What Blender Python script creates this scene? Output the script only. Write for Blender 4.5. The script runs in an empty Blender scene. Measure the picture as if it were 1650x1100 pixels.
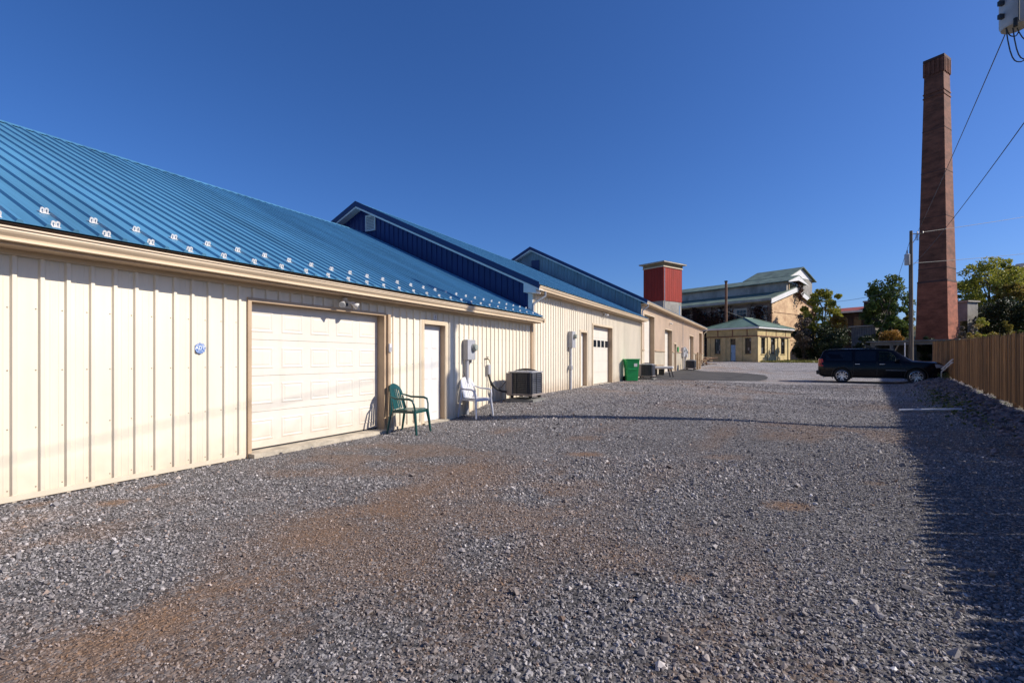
import bpy, bmesh, math, random
import numpy as np
from mathutils import Vector, Matrix

R = math.radians
random.seed(7)
rng = np.random.default_rng(7)
scene = bpy.context.scene
col = scene.collection

# ------------------------------------------------------------------ camera, sky, sun, exposure
YAW = R(27.7)
CAM_H = 1.42
cam_data = bpy.data.cameras.new("camera")
cam_data.sensor_width = 36.0
cam_data.lens = 800 / 1650 * 36.0
cam_data.shift_y = 27 / 1650
cam_data.clip_start = 0.05
cam_data.clip_end = 3000
cam = bpy.data.objects.new("camera", cam_data)
cam.location = (0, 0, CAM_H)
cam.rotation_euler = (R(90), 0, YAW)
col.objects.link(cam)
scene.camera = cam

SUN_EL = R(35)
SUN_AZ = math.atan2(0.938, 0.347)          # clockwise from +Y
world = bpy.data.worlds.new("World")
scene.world = world
world.use_nodes = True
wn = world.node_tree.nodes
wl = world.node_tree.links
wn.clear()
sky = wn.new("ShaderNodeTexSky")
sky.sky_type = 'NISHITA'
sky.sun_disc = False
sky.sun_elevation = SUN_EL
sky.sun_rotation = SUN_AZ
sky.altitude = 0
sky.air_density = 1.0
sky.dust_density = 0.8
sky.ozone_density = 8.0
bg = wn.new("ShaderNodeBackground")
bg.inputs["Strength"].default_value = 0.097
wo = wn.new("ShaderNodeOutputWorld")
hsv = wn.new("ShaderNodeHueSaturation")
hsv.inputs["Saturation"].default_value = 1.10
wl.new(sky.outputs[0], hsv.inputs["Color"])
tint = wn.new("ShaderNodeMix"); tint.data_type = 'RGBA'; tint.blend_type = 'MULTIPLY'
tint.inputs[0].default_value = 1.0
tint.inputs[7].default_value = (0.79, 0.825, 1.04, 1)      # white balance of the photograph
wl.new(hsv.outputs[0], tint.inputs[6])
wl.new(tint.outputs[2], bg.inputs[0])
wl.new(bg.outputs[0], wo.inputs[0])

sun_data = bpy.data.lights.new("sun", 'SUN')
sun_data.energy = 4.8
sun_data.angle = R(0.5)
sun_data.color = (1.0, 0.93, 0.83)
sun = bpy.data.objects.new("sun", sun_data)
sd = Vector((math.sin(SUN_AZ) * math.cos(SUN_EL), math.cos(SUN_AZ) * math.cos(SUN_EL), math.sin(SUN_EL)))
sun.rotation_euler = sd.to_track_quat('Z', 'Y').to_euler()
sun.location = (30, 20, 40)
col.objects.link(sun)

vs = scene.view_settings
vs.view_transform = 'Standard'
vs.look = 'None'
vs.exposure = 0.36
vs.gamma = 1.0
vs.use_curve_mapping = False
scene.cycles.max_bounces = 6

# ------------------------------------------------------------------ survey helpers
CS, SN = math.cos(YAW), math.sin(YAW)


def at(px, py, depth):
    """surveyed point: picture column / row at a known distance -> world"""
    xr = (px - 825) / 800 * depth
    return Vector((xr * CS - depth * SN, xr * SN + depth * CS, CAM_H - (py - 577) / 800 * depth))


def sst(a, b, x):
    t = np.clip((x - a) / (b - a), 0, 1)
    return t * t * (3 - 2 * t)


def fence_x(Y):
    return 5.43 + 0.1587 * (Y - 16.5)


def gz(X, Y):
    X = np.asarray(X, float); Y = np.asarray(Y, float)
    zl = np.interp(Y, [-50, 9.6, 10.4, 11.5, 25, 28.7, 40, 57, 65, 90, 300], [0, 0, .1, .27, .30, .36, .45, .93, 1.0, 1.2, 3])
    zr = np.interp(Y, [-50, 20, 35, 62, 90, 300], [0, 0, .03, .92, 1.2, 3])
    w = sst(-6.2, 1.5, X)
    z = zl * (1 - w) + zr * w
    d = X - fence_x(Y)
    fb = np.interp(Y, [-50, 0, 16.5, 34.4, 45, 80, 300], [0, 0, .10, .42, .62, 1.2, 3])
    s = sst(-2.2, -0.1, d) * (1 - sst(44, 56, Y))
    z = z * (1 - s) + fb * s
    z = z + 1.2 * sst(1.0, 25.0, d) * sst(14, 40, Y)
    z = z + 10 * sst(62, 135, Y * .8 + X * .6) * sst(12, 45, X)
    und = .012 * np.sin(X * 1.3 + Y * .7) + .010 * np.sin(X * .6 - Y * 1.7 + 1) + .012 * np.sin(Y * 2.3 + X * .25)
    far = 1 - sst(-6.3, -6.0, -6.3 - 0 * X)
    und = und * sst(-6.6, -5.4, X) * (1 - .6 * sst(20, 30, Y))
    return z + und


def g(x, y):
    return float(gz(x, y))


# ------------------------------------------------------------------ materials
def new_mat(name):
    m = bpy.data.materials.new(name)
    m.use_nodes = True
    nt = m.node_tree
    return m, nt, nt.nodes["Principled BSDF"]


def mat(name, c, rough=.6, metal=0., var=.12, scale=2., stretch=(1, 1, 1), bump=0., bscale=60., spec=.5, fine=.0, island=0., c2=None, coat=0.):
    m, nt, b = new_mat(name)
    N, L = nt.nodes, nt.links
    geo = N.new("ShaderNodeNewGeometry")
    mp = N.new("ShaderNodeMapping")
    mp.inputs["Scale"].default_value = stretch
    L.new(geo.outputs["Position"], mp.inputs[0])
    no = N.new("ShaderNodeTexNoise")
    no.inputs["Scale"].default_value = scale
    no.inputs["Detail"].default_value = 6
    no.inputs["Roughness"].default_value = .65
    L.new(mp.outputs[0], no.inputs["Vector"])
    rmp = N.new("ShaderNodeValToRGB")
    c2 = c2 or tuple(x * (1 - 2.2 * var) for x in c)
    hi = tuple(min(1, x * (1 + var)) for x in c)
    rmp.color_ramp.elements[0].position = .32
    rmp.color_ramp.elements[1].position = .66
    rmp.color_ramp.elements[0].color = (*c2, 1)
    rmp.color_ramp.elements[1].color = (*hi, 1)
    L.new(no.outputs[0], rmp.inputs[0])
    out = rmp.outputs[0]
    if fine > 0:
        n2 = N.new("ShaderNodeTexNoise")
        n2.inputs["Scale"].default_value = bscale
        n2.inputs["Detail"].default_value = 4
        L.new(mp.outputs[0], n2.inputs["Vector"])
        mr = N.new("ShaderNodeMapRange")
        mr.inputs[3].default_value = 1 - fine
        mr.inputs[4].default_value = 1 + fine
        L.new(n2.outputs[0], mr.inputs[0])
        mx = N.new("ShaderNodeMix"); mx.data_type = 'RGBA'; mx.blend_type = 'MULTIPLY'
        mx.inputs[0].default_value = 1
        L.new(out, mx.inputs[6]); L.new(mr.outputs[0], mx.inputs[7])
        out = mx.outputs[2]
    if island > 0:
        mr = N.new("ShaderNodeMapRange")
        mr.inputs[3].default_value = 1 - island
        mr.inputs[4].default_value = 1 + island
        oi = N.new("ShaderNodeObjectInfo")
        ad = N.new("ShaderNodeMath"); ad.operation = 'ADD'
        fr = N.new("ShaderNodeMath"); fr.operation = 'FRACT'
        L.new(geo.outputs["Random Per Island"], ad.inputs[0]); L.new(oi.outputs["Random"], ad.inputs[1])
        L.new(ad.outputs[0], fr.inputs[0]); L.new(fr.outputs[0], mr.inputs[0])
        mx = N.new("ShaderNodeMix"); mx.data_type = 'RGBA'; mx.blend_type = 'MULTIPLY'
        mx.inputs[0].default_value = 1
        L.new(out, mx.inputs[6]); L.new(mr.outputs[0], mx.inputs[7])
        out = mx.outputs[2]
    L.new(out, b.inputs["Base Color"])
    b.inputs["Roughness"].default_value = rough
    b.inputs["Metallic"].default_value = metal
    b.inputs["Specular IOR Level"].default_value = spec
    if coat:
        b.inputs["Coat Weight"].default_value = coat
    if bump > 0:
        n3 = N.new("ShaderNodeTexNoise")
        n3.inputs["Scale"].default_value = bscale
        n3.inputs["Detail"].default_value = 5
        L.new(mp.outputs[0], n3.inputs["Vector"])
        bp = N.new("ShaderNodeBump")
        bp.inputs["Strength"].default_value = bump
        bp.inputs["Distance"].default_value = .02
        L.new(n3.outputs[0], bp.inputs["Height"])
        L.new(bp.outputs[0], b.inputs["Normal"])
    return m


def leaf_mat(name, cols, trans=.25, rough=.55):
    """foliage: each leaf takes one of several colours"""
    m, nt, b = new_mat(name)
    N, L = nt.nodes, nt.links
    geo = N.new("ShaderNodeNewGeometry")
    rm = N.new("ShaderNodeValToRGB")
    el = rm.color_ramp.elements
    el[0].position = 0; el[0].color = (*cols[0], 1)
    el[1].position = 1; el[1].color = (*cols[-1], 1)
    for i, c in enumerate(cols[1:-1]):
        e = el.new((i + 1) / (len(cols) - 1)); e.color = (*c, 1)
    L.new(geo.outputs["Random Per Island"], rm.inputs[0])
    no = N.new("ShaderNodeTexNoise"); no.inputs["Scale"].default_value = .7
    L.new(geo.outputs["Position"], no.inputs["Vector"])
    mr = N.new("ShaderNodeMapRange")
    mr.inputs[1].default_value = .3; mr.inputs[2].default_value = .7
    mr.inputs[3].default_value = .65; mr.inputs[4].default_value = 1.3
    L.new(no.outputs[0], mr.inputs[0])
    mx = N.new("ShaderNodeMix"); mx.data_type = 'RGBA'; mx.blend_type = 'MULTIPLY'
    mx.inputs[0].default_value = 1
    L.new(rm.outputs[0], mx.inputs[6]); L.new(mr.outputs[0], mx.inputs[7])
    L.new(mx.outputs[2], b.inputs["Base Color"])
    b.inputs["Roughness"].default_value = rough
    b.inputs["Specular IOR Level"].default_value = .25
    tr = N.new("ShaderNodeBsdfTranslucent")
    L.new(mx.outputs[2], tr.inputs[0])
    ms = N.new("ShaderNodeMixShader"); ms.inputs[0].default_value = trans
    L.new(b.outputs[0], ms.inputs[1]); L.new(tr.outputs[0], ms.inputs[2])
    L.new(ms.outputs[0], nt.nodes["Material Output"].inputs[0])
    return m


def glass_mat(name, c, rough=.03, trans=0.):
    m, nt, b = new_mat(name)
    b.inputs["Base Color"].default_value = (*c, 1)
    b.inputs["Roughness"].default_value = rough
    b.inputs["Specular IOR Level"].default_value = .4
    if trans:
        N, L = nt.nodes, nt.links
        tp = N.new("ShaderNodeBsdfTransparent"); tp.inputs[0].default_value = (.75, .82, .78, 1)
        ms = N.new("ShaderNodeMixShader"); ms.inputs[0].default_value = trans
        L.new(b.outputs[0], ms.inputs[1]); L.new(tp.outputs[0], ms.inputs[2])
        L.new(ms.outputs[0], nt.nodes["Material Output"].inputs[0])
    return m


def splash(m, zb_, amt=.55):
    """rain splash and dust on the lower edge of a wall, with streaks under the eave"""
    nt = m.node_tree; N, L = nt.nodes, nt.links
    b = N["Principled BSDF"]
    src = b.inputs["Base Color"].links[0].from_socket
    geo = N.new("ShaderNodeNewGeometry"); sp = N.new("ShaderNodeSeparateXYZ"); L.new(geo.outputs["Position"], sp.inputs[0])
    no = N.new("ShaderNodeTexNoise"); no.inputs["Scale"].default_value = 5; no.inputs["Detail"].default_value = 7
    L.new(geo.outputs["Position"], no.inputs["Vector"])
    ma = N.new("ShaderNodeMath"); ma.operation = 'MULTIPLY_ADD'; ma.inputs[1].default_value = -.55; L.new(no.outputs[0], ma.inputs[0]); L.new(sp.outputs[2], ma.inputs[2])
    mr = N.new("ShaderNodeMapRange"); mr.inputs[1].default_value = zb_ - .30; mr.inputs[2].default_value = zb_ + .10
    mr.inputs[3].default_value = amt; mr.inputs[4].default_value = 0
    L.new(ma.outputs[0], mr.inputs[0])
    st = N.new("ShaderNodeMapping"); st.inputs["Scale"].default_value = (9, 9, .5); L.new(geo.outputs["Position"], st.inputs[0])
    n2 = N.new("ShaderNodeTexNoise"); n2.inputs["Scale"].default_value = 1; n2.inputs["Detail"].default_value = 5; L.new(st.outputs[0], n2.inputs["Vector"])
    m2 = N.new("ShaderNodeMapRange"); m2.inputs[1].default_value = .52; m2.inputs[2].default_value = .78; m2.inputs[4].default_value = .13
    L.new(n2.outputs[0], m2.inputs[0])
    mxm = N.new("ShaderNodeMath"); mxm.operation = 'MAXIMUM'; L.new(mr.outputs[0], mxm.inputs[0]); L.new(m2.outputs[0], mxm.inputs[1])
    mx = N.new("ShaderNodeMix"); mx.data_type = 'RGBA'; L.new(mxm.outputs[0], mx.inputs[0]); L.new(src, mx.inputs[6]); mx.inputs[7].default_value = (.40, .29, .19, 1)
    L.new(mx.outputs[2], b.inputs["Base Color"])
    return m


M = {}
M['cream'] = mat('cream_siding', (.78, .695, .545), .42, var=.05, scale=.9, stretch=(1, 1, .35), bump=.14, bscale=2.6, fine=.0)
splash(M['cream'], .05, .38)
M['cream2'] = splash(mat('cream_siding_far', (.76, .675, .535), .42, var=.05, scale=.9, stretch=(1, 1, .35), bump=.14, bscale=2.6, fine=.0), .35)
M['cream_trim'] = mat('cream_trim', (.62, .50, .35), .45, var=.05, scale=1.5)
M['tan_trim'] = mat('tan_trim', (.46, .33, .21), .5, var=.07, scale=2)
M['gutter'] = mat('gutter_paint', (.66, .52, .36), .4, var=.05, scale=1.2, stretch=(1, .5, 1))
M['soffit'] = mat('soffit_paint', (.48, .36, .25), .55, var=.06)
M['door_white'] = mat('door_white', (.70, .645, .555), .4, var=.03, scale=1.2, fine=.02)
splash(M['door_white'], .12, .4)
M['door_white2'] = mat('door_white_cool', (.70, .675, .64), .4, var=.03, scale=1.4)
M['blue_roof'] = mat('blue_roof_metal', (.078, .235, .385), .40, metal=.0, var=.13, scale=.6, stretch=(.3, 3.0, .3), fine=.07, bump=.12, bscale=2.2, spec=.6)
M['blue_gable'] = mat('blue_gable_metal', (.006, .022, .135), .45, var=.08, scale=.8)
M['blue_trim'] = mat('blue_trim', (.007, .022, .10), .4, var=.06)
M['steel_gable'] = mat('grey_blue_gable', (.20, .27, .33), .5, var=.10, scale=1.2, stretch=(2, 2, .5))
M['white_trim'] = mat('white_trim', (.74, .72, .70), .5, var=.05)
M['pink_tan'] = mat('tan_stucco_panel', (.72, .56, .41), .6, var=.05, scale=.8)
M['cream_low'] = mat('cream_lower_panel', (.77, .68, .52), .6, var=.05, scale=.8)
M['concrete'] = mat('concrete', (.46, .40, .31), .85, var=.18, scale=5, bump=.2, bscale=80, fine=.12)
M['concrete_dark'] = mat('old_concrete', (.17, .165, .15), .9, var=.22, scale=1.1, bump=.25, bscale=14, fine=.18)
M['eave_shade'] = mat('eave_gap_shade', (.055, .035, .026), .8, var=.15)  # near-black brown standing for shade under the roof edge
M['screw'] = mat('screw_head', (.38, .31, .23), .5, metal=.3)
M['guard'] = mat('snow_guard_plastic', (.72, .70, .68), .22, var=.06, scale=20)
M['rubber'] = mat('black_rubber', (.018, .018, .019), .75, var=.15, scale=8)
M['black_metal'] = mat('black_metal', (.02, .02, .021), .5, var=.1)
M['grille'] = mat('dark_grille_metal', (.042, .043, .050), .45, var=.12, scale=6)
M['grille_back'] = mat('condenser_coil', (.012, .012, .014), .7, var=.1)
M['ac_panel'] = mat('condenser_panel_paint', (.27, .225, .195), .5, var=.07)
M['galv'] = mat('galvanised_grey', (.42, .42, .43), .45, metal=.35, var=.1, scale=5)
M['grey_paint'] = mat('grey_enamel', (.36, .36, .38), .45, var=.07, scale=4)
M['brass'] = mat('dull_brass', (.12, .10, .06), .4, metal=.7)
M['lens'] = glass_mat('clear_lens', (.55, .55, .52), .08)
M['meter_glass'] = glass_mat('meter_glass', (.30, .32, .28), .05)
M['pane'] = glass_mat('dark_window_pane', (.012, .016, .022), .04)
M['pane_pale'] = glass_mat('dusty_window_pane', (.20, .21, .21), .18)
M['green_plastic'] = mat('green_chair_plastic', (.008, .062, .056), .32, var=.08, scale=7)
M['white_plastic'] = mat('white_chair_plastic', (.60, .60, .63), .35, var=.05, scale=7)
M['cart_green'] = mat('green_cart_plastic', (.014, .32, .085), .42, var=.07, scale=5)
M['wood_fence'] = mat('weathered_fence_board', (.31, .158, .057), .8, var=.22, scale=5, stretch=(3, 3, .35), bump=.25, bscale=30, fine=.22, island=.55, spec=.2)
M['wood_rail'] = mat('fence_rail_wood', (.17, .085, .032), .8, var=.2, scale=4, fine=.1)
M['pole_wood'] = mat('grey_pole_wood', (.15, .115, .080), .85, var=.2, scale=3, stretch=(3, 3, .25), bump=.25, bscale=18, fine=.14)
M['post_wood'] = mat('raw_post_wood', (.42, .29, .17), .8, var=.18, scale=4, stretch=(3, 3, .4), fine=.1)
M['wire'] = mat('wire_sheath', (.03, .03, .033), .6, var=.05)
M['insul'] = mat('porcelain_insulator', (.30, .25, .22), .25, var=.1)
M['brick_up'] = mat('sooty_red_brick', (.20, .076, .044), .88, var=.24, scale=1.1, stretch=(.55, .55, 1.3), bump=.2, bscale=7, fine=.30)
M['brick_low'] = mat('red_brick', (.31, .096, .052), .88, var=.22, scale=1.2, stretch=(.55, .55, 1.3), bump=.2, bscale=7, fine=.30)
M['brick_band'] = mat('dark_brick_band', (.10, .05, .04), .9, var=.2)
M['red_metal'] = mat('red_siding', (.29, .030, .018), .65, spec=.25, var=.10, scale=.9, stretch=(2, 2, .4))
M['green_roof'] = mat('green_roof_metal', (.135, .205, .14), .5, var=.16, scale=.8, fine=.1, bscale=5)
M['mill_roof'] = mat('faded_green_mill_roof', (.13, .175, .13), .6, var=.22, scale=.7, fine=.15, bscale=4)
M['yellow_wall'] = mat('yellow_painted_brick', (.62, .48, .235), .8, var=.12, scale=1.3, bump=.15, bscale=15, fine=.10)
M['bronze'] = mat('drab_olive_paint', (.26, .19, .10), .7, var=.12)
M['yellow_trim'] = mat('yellow_trim', (.50, .38, .17), .8, var=.12, scale=1.6, fine=.08)
M['rust_trim'] = mat('rust_band', (.22, .11, .06), .8, var=.2)
M['blue_door'] = mat('faded_blue_door', (.30, .46, .62), .55, var=.1)
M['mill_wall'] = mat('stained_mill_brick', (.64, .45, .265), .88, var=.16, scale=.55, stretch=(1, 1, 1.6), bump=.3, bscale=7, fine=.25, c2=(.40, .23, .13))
M['mill_side'] = mat('dark_mill_side', (.24, .175, .13), .9, var=.3, scale=.6, bump=.3, bscale=6, fine=.25, c2=(.06, .04, .034))  # darker and more mottled than the gable brick
M['mill_clere'] = mat('clerestory_wall', (.46, .41, .34), .85, var=.2, scale=.6, stretch=(1, 1, .6), fine=.12)
M['mill_grey'] = mat('grey_block', (.30, .28, .25), .9, var=.15, scale=1, fine=.15)
M['shed_sheet'] = mat('shaded_shed_sheet', (.13, .13, .135), .7, var=.2, scale=2)  # shade on the shed is put into the grey sheet colour
M['ruin_wall'] = mat('dark_ruin_brick', (.055, .038, .032), .95, var=.3, scale=1.2, fine=.2)  # very dark mottled brown brick
M['bark'] = mat('bark', (.10, .075, .055), .9, var=.25, scale=3, stretch=(2, 2, .4))
M['suv_black'] = mat('black_car_paint', (.004, .004, .007), .14, var=.02, spec=.22)
M['suv_trim'] = mat('black_trim_plastic', (.012, .012, .013), .5, var=.05)
M['tyre'] = mat('tyre_rubber', (.022, .021, .020), .8, var=.2, scale=9)
M['alloy'] = mat('alloy_rim', (.62, .62, .64), .25, metal=.85, var=.05)
M['chrome'] = mat('chrome', (.75, .75, .77), .12, metal=1, var=.02)
M['tail_red'] = mat('red_lamp', (.42, .012, .012), .2, var=.05)
M['tint'] = glass_mat('tinted_glass', (.006, .006, .010), .03)
M['clear'] = glass_mat('clear_glass', (.02, .025, .02), .03, .75)
M['head_lens'] = glass_mat('headlamp_lens', (.32, .33, .36), .08)
M['white_paint'] = mat('white_car_paint', (.78, .78, .78), .25, var=.02)
M['stone'] = mat('riprap_stone', (.17, .145, .15), .9, var=.2, scale=3, fine=.15, bscale=25, island=.4)
M['white_line'] = mat('white_bar_paint', (.72, .72, .72), .6, var=.12, scale=5, fine=.06)
M['plank_red'] = mat('rusty_red_roof', (.36, .075, .05), .7, var=.2)
M['sticker_blue'] = mat('sticker_blue', (.06, .16, .42), .5, var=.05)
M['sticker_white'] = mat('sticker_white', (.80, .82, .85), .5, var=.02)
M['cloth_white'] = mat('white_table_top', (.78, .76, .72), .6, var=.06)
M['asphalt'] = mat('asphalt', (.040, .037, .036), .92, var=.22, scale=.7, bump=.3, bscale=70, fine=.25)


# gravel of the lot: per-stone grey, dirt where the sheet carries the dirt mask, earth and grass beyond
def ground_material():
    m, nt, b = new_mat('gravel_ground')
    N, L = nt.nodes, nt.links
    geo = N.new("ShaderNodeNewGeometry")
    vo = N.new("ShaderNodeTexVoronoi"); vo.inputs["Scale"].default_value = 42
    L.new(geo.outputs["Position"], vo.inputs["Vector"])
    rm = N.new("ShaderNodeValToRGB")
    el = rm.color_ramp.elements
    el[0].position = 0; el[0].color = (0.082, 0.076, 0.077, 1)
    el[1].position = 1; el[1].color = (0.632, 0.600, 0.580, 1)
    e = el.new(.55); e.color = (0.219, 0.205, 0.203, 1)
    e = el.new(.85); e.color = (0.377, 0.352, 0.345, 1)
    sx = N.new("ShaderNodeSeparateColor")
    L.new(vo.outputs["Color"], sx.inputs[0])
    L.new(sx.outputs[0], rm.inputs[0])
    big = N.new("ShaderNodeTexNoise"); big.inputs["Scale"].default_value = .55; big.inputs["Detail"].default_value = 7
    L.new(geo.outputs["Position"], big.inputs["Vector"])
    mr = N.new("ShaderNodeMapRange"); mr.inputs[1].default_value = .3; mr.inputs[2].default_value = .7
    mr.inputs[3].default_value = .82; mr.inputs[4].default_value = 1.16
    L.new(big.outputs[0], mr.inputs[0])
    mu = N.new("ShaderNodeMix"); mu.data_type = 'RGBA'; mu.blend_type = 'MULTIPLY'; mu.inputs[0].default_value = 1
    L.new(rm.outputs[0], mu.inputs[6]); L.new(mr.outputs[0], mu.inputs[7])
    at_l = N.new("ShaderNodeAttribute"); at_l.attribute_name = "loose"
    gap_shade = N.new("ShaderNodeMapRange"); gap_shade.inputs[3].default_value = 1.0; gap_shade.inputs[4].default_value = .5  # darkens the ground colour to stand for shade between the scattered stones
    L.new(at_l.outputs["Fac"], gap_shade.inputs[0])
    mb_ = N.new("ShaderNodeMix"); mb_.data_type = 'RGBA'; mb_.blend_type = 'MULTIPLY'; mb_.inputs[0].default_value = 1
    L.new(mu.outputs[2], mb_.inputs[6]); L.new(gap_shade.outputs[0], mb_.inputs[7])
    # dirt
    at_d = N.new("ShaderNodeAttribute"); at_d.attribute_name = "dirt"
    fine = N.new("ShaderNodeTexNoise"); fine.inputs["Scale"].default_value = 90; fine.inputs["Detail"].default_value = 5
    L.new(geo.outputs["Position"], fine.inputs["Vector"])
    dr = N.new("ShaderNodeValToRGB")
    dr.color_ramp.elements[0].position = .3; dr.color_ramp.elements[0].color = (.075, .050, .038, 1)
    dr.color_ramp.elements[1].position = .7; dr.color_ramp.elements[1].color = (.33, .195, .11, 1)
    L.new(fine.outputs[0], dr.inputs[0])
    md = N.new("ShaderNodeMath"); md.operation = 'MULTIPLY_ADD'; md.use_clamp = True
    md.inputs[1].default_value = 1.1
    L.new(at_d.outputs["Fac"], md.inputs[0])
    sp = N.new("ShaderNodeMath"); sp.operation = 'MULTIPLY_ADD'; sp.inputs[1].default_value = .5; sp.inputs[2].default_value = -.25
    L.new(sx.outputs[1], sp.inputs[0]); L.new(sp.outputs[0], md.inputs[2])
    mm = N.new("ShaderNodeMath"); mm.operation = 'MULTIPLY'
    L.new(md.outputs[0], mm.inputs[0])
    gt = N.new("ShaderNodeMath"); gt.operation = 'MULTIPLY'; gt.inputs[1].default_value = 4; gt.use_clamp = True
    L.new(at_d.outputs["Fac"], gt.inputs[0]); L.new(gt.outputs[0], mm.inputs[1])
    mx = N.new("ShaderNodeMix"); mx.data_type = 'RGBA'
    L.new(mm.outputs[0], mx.inputs[0]); L.new(mb_.outputs[2], mx.inputs[6]); L.new(dr.outputs[0], mx.inputs[7])
    # earth / grass beyond
    at_g = N.new("ShaderNodeAttribute"); at_g.attribute_name = "wild"
    n4 = N.new("ShaderNodeTexNoise"); n4.inputs["Scale"].default_value = 1.3; n4.inputs["Detail"].default_value = 9
    L.new(geo.outputs["Position"], n4.inputs["Vector"])
    gr = N.new("ShaderNodeValToRGB")
    gr.color_ramp.elements[0].position = .35; gr.color_ramp.elements[0].color = (.085, .085, .03, 1)
    gr.color_ramp.elements[1].position = .68; gr.color_ramp.elements[1].color = (.25, .20, .075, 1)
    L.new(n4.outputs[0], gr.inputs[0])
    mg = N.new("ShaderNodeMix"); mg.data_type = 'RGBA'
    L.new(at_g.outputs["Fac"], mg.inputs[0]); L.new(mx.outputs[2], mg.inputs[6]); L.new(gr.outputs[0], mg.inputs[7])
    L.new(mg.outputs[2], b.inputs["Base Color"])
    b.inputs["Roughness"].default_value = .9
    b.inputs["Specular IOR Level"].default_value = .25
    ad = N.new("ShaderNodeMath"); ad.operation = 'ADD'
    L.new(vo.outputs["Distance"], ad.inputs[0]); L.new(fine.outputs[0], ad.inputs[1])
    bp = N.new("ShaderNodeBump"); bp.inputs["Strength"].default_value = .85; bp.inputs["Distance"].default_value = .014
    bp.invert = True
    L.new(ad.outputs[0], bp.inputs["Height"]); L.new(bp.outputs[0], b.inputs["Normal"])
    return m


def gravel_stone_material():
    m, nt, b = new_mat('gravel_stone')
    N, L = nt.nodes, nt.links
    a = N.new("ShaderNodeAttribute"); a.attribute_type = 'INSTANCER'; a.attribute_name = "tone"
    d = N.new("ShaderNodeAttribute"); d.attribute_type = 'INSTANCER'; d.attribute_name = "brown"
    rm = N.new("ShaderNodeValToRGB")
    el = rm.color_ramp.elements
    el[0].position = 0; el[0].color = (0.071, 0.066, 0.068, 1)
    el[1].position = 1; el[1].color = (0.816, 0.770, 0.740, 1)
    e = el.new(.45); e.color = (0.224, 0.209, 0.207, 1)
    e = el.new(.80); e.color = (0.398, 0.370, 0.362, 1)
    e = el.new(.95); e.color = (0.571, 0.535, 0.520, 1)
    L.new(a.outputs["Fac"], rm.inputs[0])
    mx = N.new("ShaderNodeMix"); mx.data_type = 'RGBA'; mx.blend_type = 'MIX'
    L.new(d.outputs["Fac"], mx.inputs[0])
    L.new(rm.outputs[0], mx.inputs[6]); mx.inputs[7].default_value = (.28, .165, .095, 1)
    tc = N.new("ShaderNodeTexCoord")
    no = N.new("ShaderNodeTexNoise"); no.inputs["Scale"].default_value = 2.5; no.inputs["Detail"].default_value = 5
    L.new(tc.outputs["Object"], no.inputs["Vector"])
    mr = N.new("ShaderNodeMapRange"); mr.inputs[3].default_value = .65; mr.inputs[4].default_value = 1.3
    L.new(no.outputs[0], mr.inputs[0])
    mu = N.new("ShaderNodeMix"); mu.data_type = 'RGBA'; mu.blend_type = 'MULTIPLY'; mu.inputs[0].default_value = 1
    L.new(mx.outputs[2], mu.inputs[6]); L.new(mr.outputs[0], mu.inputs[7])
    L.new(mu.outputs[2], b.inputs["Base Color"])
    b.inputs["Roughness"].default_value = .8
    b.inputs["Specular IOR Level"].default_value = .3
    return m


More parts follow.
